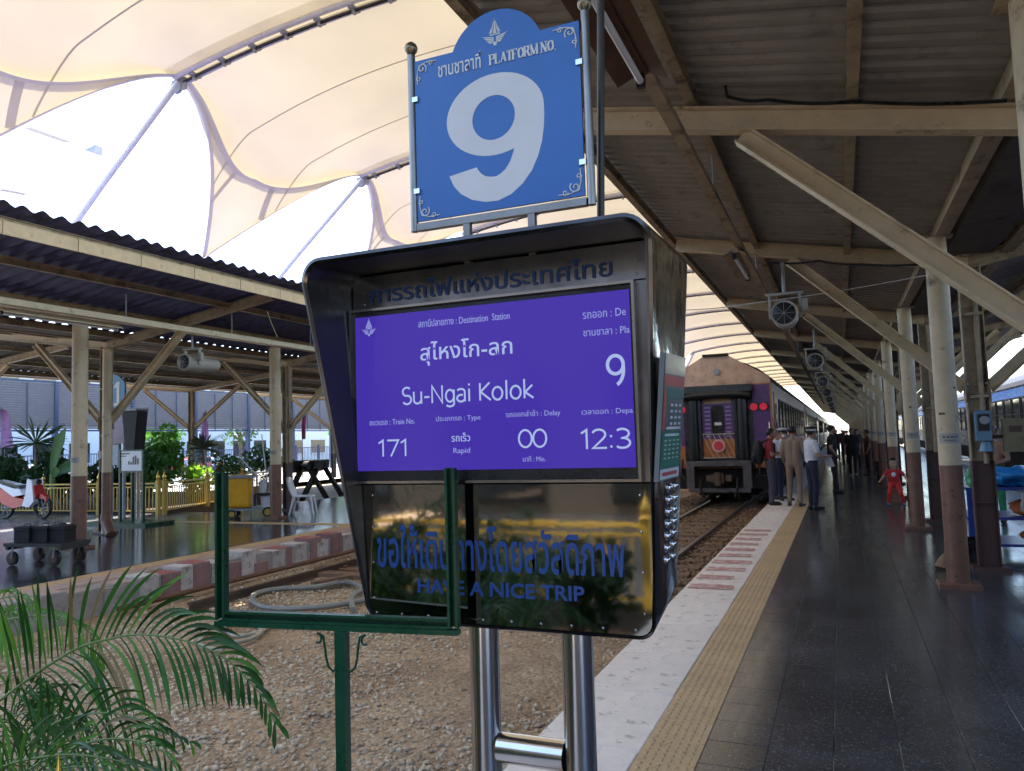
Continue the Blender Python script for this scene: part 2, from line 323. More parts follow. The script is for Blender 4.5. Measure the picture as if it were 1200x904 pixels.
# loose stones
def stones(name, n, gen, smin, smax, mm, parent=None):
    t = (1+5**.5)/2; ico = np.array([(-1, t, 0), (1, t, 0), (-1, -t, 0), (1, -t, 0), (0, -1, t), (0, 1, t), (0, -1, -t), (0, 1, -t), (t, 0, -1), (t, 0, 1), (-t, 0, -1), (-t, 0, 1)])/1.9
    fc = np.array([(0, 11, 5), (0, 5, 1), (0, 1, 7), (0, 7, 10), (0, 10, 11), (1, 5, 9), (5, 11, 4), (11, 10, 2), (10, 7, 6), (7, 1, 8), (3, 9, 4), (3, 4, 2), (3, 2, 6), (3, 6, 8), (3, 8, 9), (4, 9, 5), (2, 4, 11), (6, 2, 10), (8, 6, 7), (9, 8, 1)])
    V = np.empty((n, 12, 3)); 
    for i in range(n):
        x, y, z, k = gen(i)
        s = (smin+(smax-smin)*rng.random()**2.2)*k
        q = ico*(1+rng.uniform(-.32, .32, (12, 1)))*np.array([rng.uniform(.7, 1.25), rng.uniform(.6, 1.1), rng.uniform(.45, .8)])*s
        a, b = rng.uniform(0, 6.28), rng.uniform(-.5, .5); ca, sa, cb, sb = math.cos(a), math.sin(a), math.cos(b), math.sin(b)
        q = q @ np.array([[ca, -sa, 0], [sa, ca, 0], [0, 0, 1]]) @ np.array([[1, 0, 0], [0, cb, -sb], [0, sb, cb]])
        V[i] = q+np.array([x, y, z+s*.2])
    Fc = (fc[None]+np.arange(n)[:, None, None]*12).reshape(-1, 3)
    me = bpy.data.meshes.new(name); me.vertices.add(n*12); me.loops.add(len(Fc)*3); me.polygons.add(len(Fc))
    me.vertices.foreach_set('co', V.reshape(-1)); me.loops.foreach_set('vertex_index', Fc.reshape(-1).astype(np.int32))
    me.polygons.foreach_set('loop_start', np.arange(len(Fc), dtype=np.int32)*3); me.update(calc_edges=True); me.materials.append(mm)
    return link(name, me, parent, kind='stuff')
def gen_bed(i):
    while True:
        y = 2.4+12*rng.random()**1.5; x = rng.uniform(-8.3, -1.7)
        if x < -1.75*y: continue
        d = noise.noise(Vector((x*.55, y*.55, 7))); dens = .55+1.2*d+(.5 if y < 4.3 else 0)+(.25 if x < -3.4 else -.1)
        if y > 7: dens = max(dens, .35)
        if rng.random() < dens: return x, y, bedz(x, y), 1.0
stones('gravel', 32000, gen_bed, .007, .029, STONE)
BALL = mat('track_ballast', (.235, .155, .095), .85, var=.5, scale=9, dirt=(.07, .045, .03), damt=.5, dscale=6)
def gen_far(i):
    y = 8+28*rng.random()**1.3; x = rng.uniform(-4.7, -1.66); return x, y, bedz(x, y)+.02, 1.0
stones('gravel', 13000, gen_far, .025, .05, BALL)
# platforms
def platform(name, poly, z1, mm):
    m = MB(); m.prism(poly, -.6, z1, 'xy'); return m.part(name, mm, kind='structure')
PR = platform('platform', [(-1.62, -12), (5.4, -12), (5.4, 130), (-1.62, 130)], -.024, CONC)
PL = platform('platform', [(-8.44, -12), (-8.44, 130), (-14.8, 130), (-14.8, 15.4), (-42, 15.4), (-42, -12)], -.024, CONC)
# right platform: floor tiles one by one near, joined further away
x0, T = -.742, .31
tm = MB().bbox(0, T-.003, 0, T-.003, 0, .024, .0025).mesh('floor_tile', TERR)
cells = [(x0+i*T, -1+j*T) for j in range(110) for i in range(18)]
vis = [c for c in cells if c[1] > 2.6 and c[0] < 1.35*c[1]-.2]
vis.sort(key=lambda c: c[0]**2+c[1]**2); near = set(vis[:300])
for c in vis[:300]:
    o = link('floor_tile', tm, PR, loc=(c[0], c[1], -.024)); o.rotation_euler = (random.gauss(0, .0012), random.gauss(0, .0012), 0)
m = MB(); [m.bbox(c[0], c[0]+T-.003, c[1], c[1]+T-.003, -.024, random.gauss(0, .0003), .0025) for c in cells if c not in near]
m.part('far_floor_tiles', TERR, PR, kind='stuff')
m = MB(); m.box(x0, x0+18*T-.003, 33.13, 130, -.02, -.001); m.part('distant_floor', TERR, PR)
m = MB(); m.box(x0, x0+18*T, -12, -1.005, -.02, -.001); m.part('rear_floor', TERR, PR)
# tactile strip
def tactile_mesh(rot):
    m = MB().bbox(0, .3, 0, .298, 0, .02, .003)
    for i in range(6):
        for j in range(5):
            a, b = .02+i*.045, .014+j*.058
            q = (a, a+.026, b, b+.042) if not rot else (b, b+.042, a, a+.026)
            v = [(q[0], q[2], .0205), (q[1], q[2], .0205), (q[1], q[3], .0205), (q[0], q[3], .0205), (q[0]+.006, q[2]+.006, .025), (q[1]-.006, q[2]+.006, .025), (q[1]-.006, q[3]-.006, .025), (q[0]+.006, q[3]-.006, .025)]
            m.add(v, [(0, 1, 5, 4), (1, 2, 6, 5), (2, 3, 7, 6), (3, 0, 4, 7), (4, 5, 6, 7)])
    return m.mesh('tactile_tile', TACT)
tt = tactile_mesh(0)
for j in range(110): link('tactile_tile', tt, PR, loc=(-1.046, -.6+j*.3, -.022))
m = MB(); m.box(-1.046, -.745, 32.42, 130, -.02, 0); m.part('distant_tactile_strip', TACT, PR)
m = MB(); m.box(-1.046, -.745, -12, -.603, -.02, 0); m.part('rear_tactile_strip', TACT, PR)
# white edge slabs
for j in range(40):
    y = -.6+j*.92; m = MB(); m.bbox(-1.63, -1.05, 0, .916, -.14, 0, .006)
    o = m.part('edge_slab', WPAINT, PR, world=False); o.location = (random.gauss(0, .003), y, random.gauss(-.001, .001))
m = MB(); m.box(-1.63, -1.05, 36.2, 130, -.14, -.002).box(-1.63, -1.05, -12, -.61, -.14, -.002); m.part('distant_edge', WPAINT, PR)
STRP = mat('faded_red_stripe', (.47, .20, .17), .6, var=.2, dirt=(.70, .60, .52), damt=.85, dscale=9, bump=.1)
for j in range(10):                       # red stripes, brush-ended
    y = 8.35+j*.56; n = 9; w = .26; L0 = -1.60+random.uniform(0, .02); L1 = -1.16+random.uniform(-.06, .05)
    top = [(L0+(L1-L0)*i/n, y+w+random.uniform(-.02, .02)) for i in range(n+1)]; bot = [(L0+(L1-L0)*i/n, y+random.uniform(-.02, .02)) for i in range(n+1)]
    poly = bot+[(L1+.03, y+w*.3), (L1+.01, y+w*.7)]+top[::-1]
    MB().add([(p[0], p[1], .004) for p in poly], [tuple(range(len(poly)))]).part('red_stripe', STRP, PR)
# left platform surface
m = MB()
m.add([(x, y, z) for z in (-.02, -.001) for x, y in ((-14.75, -12), (-9.42, -12), (-9.42, 130), (-14.75, 130))], [(4, 5, 6, 7), (0, 1, 5, 4), (1, 2, 6, 5), (3, 0, 4, 7)])
m.part('polished_floor', TERRL, PL)
m = MB(); m.box(-42, -14.76, -12, 15.4, -.02, -.001); m.part('concourse_floor', mat('grey_terrazzo', (.12, .12, .125), .22, var=.2, scale=1, rvar=.08), PL)
tt2 = tactile_mesh(0)
for j in range(74): link('tactile_tile', tt2, PL, loc=(-9.40, 3+j*.3, -.021))
m = MB(); m.box(-9.40, -9.10, -12, 2.995, -.02, 0).box(-9.40, -9.10, 25.21, 130, -.02, 0); m.part('distant_tactile_strip', TACT, PL)
tt3 = tactile_mesh(1)
for j in range(22): link('tactile_tile', tt3, PL, loc=(-16.0+j*.3, 13.15, -.017))
for j in range(26):
    y = 3+j*.93; o = MB().bbox(-9.095, -8.77, 0, .926, -.05, 0, .004).part('edge_slab', KPINK, PL, world=False); o.location = (0, y, random.gauss(0, .0008))
m = MB(); m.box(-9.095, -8.45, -12, 2.995, -.05, -.001).box(-9.095, -8.45, 27.2, 130, -.05, -.001); m.part('distant_edge', KPINK, PL)
for j in range(78):
    y = 3+j*.31; painted = y > 7.1
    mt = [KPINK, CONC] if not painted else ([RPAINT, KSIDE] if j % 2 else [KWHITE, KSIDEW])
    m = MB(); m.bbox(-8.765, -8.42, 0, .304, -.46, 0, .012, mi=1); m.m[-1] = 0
    o = m.part('kerb_block', mt, PL, world=False); o.location = (random.gauss(0, .006), y, random.gauss(-.002, .003)); o.rotation_euler = (0, random.gauss(0, .006), random.gauss(0, .008))
# ------------------------------------------------------------------ tracks
def railpath(m, x, y0, y1, z):
    m.prism([(x-.06, z-.13), (x+.06, z-.13), (x+.055, z-.115), (x+.012, z-.10), (x+.012, z-.035), (x+.034, z-.028), (x+.034, z), (x-.034, z), (x-.034, z-.028), (x-.012, z-.035), (x-.012, z-.10), (x-.055, z-.115)], y0, y1)
def track(label, xs, y0s, group):
    t = thing('railway_track', label, 'railway track', ((xs[0]+xs[1])/2, min(y0s), BED), group=group)
    for x, y0 in zip(xs, y0s): m = MB(); railpath(m, x, y0, 129, -.235); m.part('rail', RAILM, t)
    sm = MB().bbox(-.95, .95, 0, .22, -.1, .02, .01).mesh('sleeper', WOOD)
    xc = (xs[0]+xs[1])/2; y = max(y0s)+.4
    while y < 55:
        o = link('sleeper', sm, t, loc=(random.uniform(-.03, .03), y-min(y0s), .03)); o.rotation_euler = (0, 0, random.gauss(0, .015)); y += .62
        if y < 30:
            for x in xs:
                for s in (-1, 1): link('rail_clip', CLIP, t, loc=(x-xc+s*.075, y-.62+.11-min(y0s), .05))
    return t
CLIP = MB().bbox(-.03, .03, -.05, .05, 0, .035, .008).mesh('rail_clip', RUST)
track('rusty railway track the purple train stands on', (-3.48, -2.46), (9.2, 8.6), None)
track('rusty railway track beside the red and white kerb', (-7.42, -6.40), (7.2, 9.8), None)
t = thing('timber_plank', 'brown timber plank lying across the end of the left track', 'plank', (-6.4, 9.5, BED))
MB().beam((-7.2, 9.55, -.27), (-5.6, 9.3, -.25), .22, .06).part('board', WOOD, t)
o = MB().beam((-6.9, 8.9, -.29), (-5.9, 10.4, -.22), .13, .07).part('timber_plank', WOOD, None); cs(o, label='short timber offcut leaning over the left rails', category='plank')
o = MB().tube([(-8.15, 6.8, -.27), (-8.12, 10, -.26), (-8.16, 16, -.26), (-8.1, 28, -.26)], .035, 8).part('service_pipe', RUST, None, smooth=True); cs(o, label='rusty pipe running along the foot of the painted kerb', category='pipe')
# hoses
def hose(name, label, pts, r, mm=HOSE):
    q = []; P4 = [Vector(p) for p in pts]
    for i in range(len(P4)-1):
        a, b, c, d = P4[max(i-1, 0)], P4[i], P4[i+1], P4[min(i+2, len(P4)-1)]
        for k in range(8):
            t = k/8; q.append(.5*((2*b)+(c-a)*t+(2*a-5*b+4*c-d)*t*t+(3*b-a-3*c+d)*t**3))
    q.append(P4[-1]); o = MB().tube(q, r, 8).part(name, mm, None, smooth=True); return cs(o, label=label, category='hose')
def gz(u, v, z=-.31):
    r = ROT @ Vector(((u-600)/F, -(v-452)/F, -1)); return Vector((0, 0, EYE))+r*((z-EYE)/r.z)
hose('garden_hose', 'grey hose lying in a long flat loop on gravel by the left track', [gz(*p) for p in ((440, 700), (415, 706), (370, 712), (320, 713), (298, 706), (300, 696), (330, 690), (370, 688), (405, 682), (425, 690), (412, 700), (414, 715))], .035)
hose('garden_hose', 'coiled beige hose lying on gravel beside the green frame', [gz(*p, -.29) for p in ((400, 729), (360, 730), (318, 732), (280, 728), (262, 733), (275, 745), (300, 742), (312, 735), (302, 728), (270, 728), (255, 738), (262, 752), (290, 750), (306, 740), (296, 730), (262, 727), (240, 740), (236, 757), (262, 762))], .024, mat('beige_hose', (.36, .33, .24), .5))
# ------------------------------------------------------------------ platform canopies (butterfly roofs on centre columns)
def corr_mesh(L, wid, amp, n, mm, trapz, name='roof_sheet'):
    """sheet running along +X, length L, width wid along Y, n ribs"""
    pr = []
    for i in range(n):
        y = wid*i/n; d = wid/n
        if trapz: pr += [(y, 0), (y+.42*d, 0), (y+.55*d, amp), (y+.87*d, amp)]
        else: pr += [(y+d*k/6, amp*.5*(1-math.cos(2*math.pi*k/6))) for k in range(6)]
    pr.append((wid, 0)); m = MB(); N = len(pr)
    for k, x in enumerate((0, L)): m.v += [(x, y, z) for y, z in pr]
    for k, x in enumerate((0, L)): m.v += [(x, y, z+.004) for y, z in pr]
    for i in range(N-1):
        m.f += [(i, i+1, N+i+1, N+i), (2*N+i, 3*N+i, 3*N+i+1, 2*N+i+1), (i, 2*N+i, 2*N+i+1, i+1), (N+i, N+i+1, 3*N+i+1, 3*N+i)]
    m.m = [0]*len(m.f); return m.mesh(name, mm)
def canopy(label, xc, zc, sl, half, gapw, y0, y1, mats_l, mats_r, wave, label_only=None, purl=(-.1, .9, 1.9, 2.95)):
    t = thing('platform_canopy', label, 'canopy roof', (xc, y0, zc))
    for s in (-1, 1):
        ml = mats_l if s < 0 else mats_r
        me = corr_mesh((half-gapw)/math.cos(math.atan(sl)), 1.02, .065 if wave else .028, 4 if wave else 6, ml, not wave)
        n = int((y1-y0)/1.0)
        for k in range(n):
            o = link('roof_sheet', me, t, loc=(s*gapw, k*1.0+(1.02 if s < 0 else 0), .003*(k % 2)+random.gauss(0, .0012)))
            o.rotation_euler = (0, -math.atan(sl), 0) if s > 0 else (0, -math.atan(sl), math.pi)
        for px in purl:
            x = s*(gapw+px*(half-gapw)/2.95 if px > 0 else gapw+.02); w = .06
            z = zc+sl*(abs(x)-gapw)-.062
            MB().ibeam((xc+x, y0, z), (xc+x, y1, z), .07, .11, .01).part('purlin', CREAMD, t)
    m = MB(); g = gapw
    m.add([(xc+a, y, zc+b) for y in (y0, y1) for a, b in ((-g, .02), (-g*.75, -.10), (g*.75, -.10), (g, .02), (g*.98, .03), (g*.72, -.08), (-g*.72, -.08), (-g*.98, .03))],
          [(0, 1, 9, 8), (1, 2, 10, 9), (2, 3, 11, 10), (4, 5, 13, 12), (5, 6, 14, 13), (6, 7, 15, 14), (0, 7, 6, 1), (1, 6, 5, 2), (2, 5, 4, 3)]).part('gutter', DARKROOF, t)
    return t
def hframe(label, loc, zb, sl, half, group, detail=True, tipw=.12, br=(1.95, 2.06), top=1.0, pipe=True):
    """I-section column with two rising cantilever beams and two braces; zb = beam centre height at the column"""
    t = thing('canopy_frame', label, 'steel column', loc, group=group)
    x, y, z0 = loc; C1 = .14
    m = MB()
    for za, zb_, mi in ((0, 1.23, 1), (1.23, zb-.02, 0)):
        m.beam((x-.108, y, za), (x-.108, y, zb_), .13 if mi else .126, .014, (1, 0, 0), mi); m.beam((x+.108, y, za), (x+.108, y, zb_), .13 if mi else .126, .014, (1, 0, 0), mi)
        m.box(x-.099, x+.099, y-.007, y+.007, za, zb_, mi)
    for zz in (.75, 2.0, 3.0): m.box(x-.099, x+.099, y-.06, y+.06, zz, zz+.012, 1 if zz < 1.2 else 0)
    m.part('column', [CREAMD, BROWND], t)
    MB().bbox(x-.19, x+.19, y-.15, y+.15, 0, .045, .008).part('base_plate', BROWND, t)
    if pipe:
        m = MB(); m.tube([(x+.035, y-.05, 1.2), (x+.035, y-.05, zb-.1)], .03, 8); m.box(x-.085, x+.10, y-.085, y-.068, 1.95, 1.985).box(x-.085, x+.10, y-.085, y-.068, 2.9, 2.935); m.part('drain_pipe', CREAMD, t, smooth=True)
    for s in (-1, 1):
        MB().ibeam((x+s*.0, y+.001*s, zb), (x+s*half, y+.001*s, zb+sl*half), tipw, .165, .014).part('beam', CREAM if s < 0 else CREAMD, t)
        bx = br[0]
        MB().ibeam((x+s*.118, y, br[1]), (x+s*bx, y, zb+sl*bx-.105), .115, .13, .012).part('brace', CREAM, t)
        MB().box(x+s*.118, x+s*.126, y-.09, y+.09, br[1]-.16, br[1]+.1).part('gusset_plate', CREAMD, t)
    return t
CX = 1.47
canopy('dark corrugated butterfly roof over the right-hand platform', CX, 3.72, .19, 3.42, .34, 0.4, 112.4, SHEET, SHEET, False)
ordn = ['nearest', 'second', 'third', 'fourth', 'fifth', 'sixth', 'seventh', 'eighth', 'ninth', 'tenth', 'eleventh', 'twelfth', 'thirteenth', 'fourteenth', 'fifteenth', 'sixteenth', 'seventeenth', 'eighteenth', 'nineteenth', 'twentieth', 'twenty-first']
g = 'I-section frames carrying the right-hand canopy'
fr = [hframe('I-section canopy frame nearest the viewer, its brace cut off by the right edge', (CX, 5.45, 0), 3.42, .19, 3.36, g, br=(1.99, 2.0)),
      hframe('brown based I-section column with blue intercom box and two diagonal braces', (CX, 10.22, 0), 3.53, .19, 3.36, g)]
f3 = hframe('third I-section canopy frame, behind the second round column', (CX, 15.27, 0), 3.53, .19, 3.36, g)
for k in range(18): dup(f3, (CX, 20.32+5.05*k, 0), label=f'{ordn[k+3]} I-section canopy frame, counting from the viewer down the right platform')
MB_long = MB(); MB_long.box(CX-.46, CX-.38, .4, 112, 3.60, 3.715).box(CX+.38, CX+.46, .4, 112, 3.60, 3.715)
o = MB_long.part('gutter_beam', CREAMD); cs(o, label='pair of long cream beams under the valley gutter of the right roof', category='roof beam')
def roundcol(loc, label, group, r=.106, top=3.6, notice=True, brown=1.235):
    t = thing('round_column', label, 'column', loc, group=group); x, y, _ = loc
    m = MB(); m.lathe([(r, 0), (r, .6), (r, brown)], (x, y, 0), 24, mi=1); m.lathe([(r-.001, brown), (r-.001, 2.4), (r-.001, top)], (x, y, 0), 24, mi=0); m.part('shaft', [CREAM, BROWN], t, smooth=True)
    MB().bbox(x-.19, x+.19, y-.17, y+.17, 0, .05, .008).part('base_plate', BROWN, t)
    MB().bbox(x-.16, x+.16, y-.10, y+.10, top+.001, top+.02, .004).part('cap_plate', CREAMD, t)
    if notice:
        m = MB(); n = 8
        for i in range(n+1):
            a = math.pi*(1.18+.62*i/n); 
            m.v += [(x+(r+.003)*math.cos(a), y+(r+.003)*math.sin(a), z) for z in (1.46, 1.56)]
        m.f = [(2*i, 2*i+2, 2*i+3, 2*i+1) for i in range(n)]; m.m = [0]*n; pn = m.part('notice', DIRTW, t)
        m = MB()
        for zz, a0, a1, hh in ((1.515, 1.3, 1.7, .016), (1.483, 1.36, 1.62, .011)):
            k = 14
            for i in range(k):
                if i % 4 == 3: continue
                a = math.pi*(a0+(a1-a0)*i/k); b = math.pi*(a0+(a1-a0)*(i+.7)/k)
                m.add([(x+(r+.005)*math.cos(q), y+(r+.005)*math.sin(q), z) for q, z in ((a, zz), (b, zz), (b, zz+hh), (a, zz+hh))], [(0, 1, 2, 3)])
        m.part('notice_print', BLACK, t)
    if y < 20:                                   # rust and knocks in the paint
        for k in range(9):
            a = math.pi*random.uniform(1.15, 1.75); zc = random.choice([.25, .5, .72, .78, .95, 2.0, 1.8, .1]) + random.uniform(-.04, .04); w = random.uniform(.006, .03); h = random.uniform(.006, .02); n = 9
            pts = [(a+w/r*math.cos(q)*random.uniform(.5, 1), zc+h*math.sin(q)*random.uniform(.5, 1)) for q in [2*math.pi*i/n for i in range(n)]]
            MB().add([(x+(r+.002)*math.cos(q), y+(r+.002)*math.sin(q), z) for q, z in pts], [tuple(range(n))]).part('rust_patch', RUST, t)
    return t
g = 'round columns along the right platform'
roundcol((.975, 4.3, 0), 'cream round column cut off by the right edge, nearest the viewer', g, notice=False, top=3.68)
roundcol((1.02, 9.06, 0), 'cream and brown round column with white notice band, left of the intercom column', g)
roundcol((1.07, 14.1, 0), 'cream and brown round column standing just right of the child', g)
rc = roundcol((1.05, 19.15, 0), 'fourth round cream and brown column, right behind the child', g)
for k in range(16): dup(rc, (1.05, 24.2+5.05*k, 0), label=f'{ordn[k+4]} round column, counting from the viewer down the right platform')
# left canopy
g = 'I-section frames carrying the left-hand canopy'
LX = -13.6
canopy('blue wavy-edged corrugated roof over the left-hand platform', LX, 4.02, .132, 4.62, .3, 2.0, 62.0, SHEETL, SHEETL, True, purl=(-.1, .9, 1.9, 2.74))
# eave fascia built from separate plates
t = thing('eave_fascia', 'cream fascia plates under the wavy edge of the left roof', 'fascia', (-9.17, 2, 4.36))
me = MB().box(-.014, .014, 0, .985, -.12, .05).mesh('fascia_plate', CREAM)
for k in range(60): link('fascia_plate', me, t, loc=(random.gauss(0, .002), k*1.0, .05))
t = hframe('left platform I-section column with strapped pipes beside the battery trolley', (LX-.15, 11.16, 0), 3.80, .145, 4.25, g, br=(2.15, 2.25))
m = MB(); m.tube([(LX-.15+.22, 11.0, .02), (LX-.15+.22, 11.0, 3.7)], .085, 12, mi=0); m.part('downpipe', CREAM, t, smooth=True)
m = MB(); m.tube([(LX-.15+.22, 11.0, .4), (LX-.15+.22, 10.99, .28), (LX-.15+.36, 10.95, .1), (LX-.15+.48, 10.9, .0)], .105, 12); m.part('pipe_elbow', BROWN, t, smooth=True)
m = MB(); m.tube([(LX-.15+.22, 11.0, .3), (LX-.15+.22, 11.0, 1.23)], .088, 12); m.part('pipe_sleeve', BROWN, t, smooth=True)
MB().box(LX-.2, LX-.12, 11.02, 11.07, 1.5, 1.66).part('switch_box', GREYP, t)
t2 = hframe('left platform I-section column behind the white plastic chair', (LX+.30, 16.2, 0), 3.80, .145, 3.9, g, br=(2.15, 2.15))
for k in range(7): dup(t2, (LX+.2, 21.25+5.05*k, 0), label=f'{ordn[k+2]} I-section column of the left platform, behind the display kiosk')
g = 'round columns along the left platform'
roundcol((-12.1, 9.3, 0), 'round cream and brown column behind the battery trolley', g, top=3.93, r=.128)
roundcol((-12.0, 14.2, 0), 'round cream and brown column between cleaning cart and white chair', g, top=3.93, r=.128)
m = MB(); m.box(-12.2, -11.96, 2, 60, 4.0, 4.11); o = m.part('roof_beam', CREAM); cs(o, label='long cream beam resting on the round columns of the left roof', category='roof beam')
# far-left third canopy
g = 'frames of the far left canopy behind the garden'
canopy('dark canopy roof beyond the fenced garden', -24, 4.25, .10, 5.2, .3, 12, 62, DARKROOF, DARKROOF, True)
FG = mat('far_cream_paint', (.42, .40, .36), .5, var=.1)
t3 = hframe('far canopy column rising behind the dark spiky cordyline', (-24, 23.4, 0), 4.02, .10, 5.0, g, br=(2.6, 2.5), pipe=False)
dup(t3, (-24, 32.8, 0), label='far canopy column glimpsed beside the big display kiosk')
dup(t3, (-24, 14.2, 0), label='far canopy column at the left edge behind the spiky plant')
# light rails, conduits, bracing
def rail(name, label, a, b, w, h, cat='cable tray', mm=CREAM, n=10):
    t = thing(name, label, cat, ((a[0]+b[0])/2, a[1], a[2]))
    MB().beam(a, b, w, h).part('tray', mm, t)
    for k in range(n):
        f = (k+.5)/n; p = Vector(a).lerp(Vector(b), f); MB().tube([p, (p.x, p.y, p.z+.42)], .008, 6).part('hanger', GREYP, t)
    return t
rail('cable_tray', 'long cream cable tray hung under the left roof', (-10.5, 3, 3.75), (-10.5, 50, 3.72), .09, .09, n=20)
rail('cable_tray', 'narrow cream cable tray hung under the right roof', (-.86, 1.0, 3.60), (-.98, 60, 3.62), .075, .05, mm=CREAMD, n=16)
def lamp(loc, L, label, group, mm, wing=.11, tube_on=False):
    t = thing('fluorescent_light', label, 'light fixture', loc, group=group); x, y, z = loc
    MB().prism([(x-.04, z), (x+.04, z), (x+.035, z-.05), (x-.035, z-.05)], y, y+L).part('batten', mm, t)
    for s in (-1, 1): MB().prism([(x+s*.03, z-.02), (x+s*(.03+wing), z-.07), (x+s*(.03+wing), z-.08), (x+s*.03, z-.035)], y-.02, y+L+.02).part('reflector', mm, t)
    MB().tube([(x, y+.03, z-.09), (x, y+L-.03, z-.09)], .018, 10).part('fluorescent_tube', WHITE, t, smooth=True)
    for q in (y, y+L-.03): MB().box(x-.022, x+.022, q, q+.03, z-.12, z-.05).part('lamp_holder', BLACK, t)
    return t
g = 'fluorescent lights under the roofs'
lamp((-.84, 2.45, 3.52), 1.35, 'rusty fluorescent light overhead, right of the number board', g, RUST, .1)
lamp((-.93, 8.3, 3.58), 1.3, 'small fluorescent light under the right tray beyond the display kiosk', g, CREAMD, .09)
lamp((-10.72, 7.0, 3.70), 1.9, 'long cream fluorescent light under the left cable tray', g, CREAM, .08)
def cable(name, label, pts, r=.012, mm=BLACK):
    q = []; P4 = [Vector(p) for p in pts]
    for i in range(len(P4)-1):
        for k in range(6):
            t = k/6; p = P4[i].lerp(P4[i+1], t); q.append(p+Vector((0, 0, -.02*math.sin(math.pi*t))))
    q.append(P4[-1]); o = MB().tube(q, r, 6).part(name, mm, None, smooth=True); return cs(o, label=label, category='cable')
cable('power_cable', 'black cable clipped along the top of the nearest right beam', [P(850, 100, 5.3), P(852, 113, 5.36), P(900, 117, 5.36), P(1000, 119, 5.36), P(1180, 118, 5.36)], .012)
cable('power_cable', 'black cable sagging under the second right beam', [P(905, 308, 10.1), P(960, 306, 10.1), P(1010, 310, 10.1), P(1090, 309, 10.1)], .014)
cable('tie_rod', 'thin white wire stretched under the second right beam', [P(790, 364, 10.3), P(880, 356, 10.3), P(1090, 322, 10.3)], .006, PWHITE)
cable('tie_rod', 'thin diagonal bracing rod below the roof at top right', [P(1020, 0, 5.0), P(1185, 103, 6.5)], .014, CREAMD)
cable('tie_rod', 'thin wire between left beam tip and cable tray', [P(313, 365, 11.0), P(325, 395, 11.0)], .006, CREAMD)
o = MB().tube([P(704, -30, 2.36), P(704, 262, 2.36)], .0125, 10).part('conduit_pole', mat('dark_conduit', (.05, .04, .03), .4, .4), None, smooth=True); cs(o, label='dark conduit rising from the display kiosk to the roof', category='conduit')
# loudspeakers
def speaker(loc, label, group=None, d=.29, L=.55, drop=.35):
    t = thing('loudspeaker', label, 'loudspeaker', loc, group=group); x, y, z = loc; r = d/2
    MB().lathe([(r*.86, -.0), (r, -.01), (r, .05), (r*.96, .06), (r*.96, L*.55), (r*.80, L*.6), (r*.78, L*.92), (r*.6, L)], (x, y, z), 24, 'y').part('barrel', DIRTW, t, smooth=True)
    m = MB(); m.lathe([(r*.84, -.004), (r*.5, -.012), (0.0001, -.015)], (x, y, z), 24, 'y'); m.part('grille', BLACK, t, smooth=True)
    for k in range(4): 
        a = k*math.pi/4; MB().beam((x-r*.84*math.cos(a), y-.017, z-r*.84*math.sin(a)), (x+r*.84*math.cos(a), y-.017, z+r*.84*math.sin(a)), .004, .004, (0, 1, 0)).part('grille_bar', GREYP, t)
    m = MB(); m.box(x-r-.03, x-r-.005, y+.18, y+.23, z-.03, z+r+.09).box(x+r+.005, x+r+.03, y+.18, y+.23, z-.03, z+r+.09).box(x-r-.06, x+r+.06, y+.17, y+.24, z+r+.09, z+r+.115); m.part('bracket', DIRTW, t)
    MB().tube([(x, y+.2, z+r+.11), (x, y+.2, z+r+.11+drop)], .018, 8).part('drop_rod', GREYP, t)
    MB().box(x+r+.035, x+r+.10, y+.15, y+.22, z+.03, z+.17).part('junction_box', DIRTW, t)
    return t
g = 'loudspeakers hanging under the right roof'
sp = speaker((-.50, 8.9, 2.93), 'large cylindrical loudspeaker nearest, hanging from the right roof', g)
for k, (Y, w) in enumerate(((15.3, 'second'), (21.8, 'third'), (28.2, 'fourth'), (34.6, 'fifth'), (41, 'sixth'), (47.4, 'seventh'), (54, 'eighth'))):
    dup(sp, (-.36-.0*k, Y, 2.93), label=f'{w} cylindrical loudspeaker in the hanging row, counting from the viewer')
speaker((-10.75, 10.3, 3.2), 'cylindrical loudspeaker hanging under the left roof', None, .30, .8, .3)
# ------------------------------------------------------------------ tensile fabric roof on arches over the tracks
EX0, EX1, DY, Y00 = -10.0, -1.0, 5.47, 9.48
def arch(x): q = (x+5.5)/4.5; return 7.95+.42*(1-q*q)
def edgew(s): return (1-abs(2*s-1))**1.75
def fab(s, t, off=0):
    """s along the bay 0..1, t across -1 (left tip) .. 0..1 (between arches) .. 2 (right tip)"""
    w = edgew(s)
    if t < 0: x = EX0+2.25*w*t; z = arch(EX0)-2.05*w*(-t)**1.45+(x-EX0)*.0
    elif t > 1: x = EX1+2.25*w*(t-1); z = arch(EX1)-2.05*w*(t-1)**1.45
    else: x = EX0+(EX1-EX0)*t; z = arch(x)-.28*math.sin(math.pi*s)*(abs(2*t-1))**2.5
    if t < 0: z -= .28*math.sin(math.pi*s)
    if t > 1: z -= .28*math.sin(math.pi*s)
    return Vector((x, s*DY, z+off))
ts = [-1+.125*i for i in range(8)]+[i/24 for i in range(25)]+[1+.125*i for i in range(1, 9)]
ns = 28; m = MB(); m.v = [tuple(fab(i/ns, t)) for i in range(ns+1) for t in ts]; nT = len(ts)
m.f = [(i*nT+j, i*nT+j+1, (i+1)*nT+j+1, (i+1)*nT+j) for i in range(ns) for j in range(nT-1)]; m.m = [0]*len(m.f)
ME_F = m.mesh('fabric_panel', MEMB, 180)
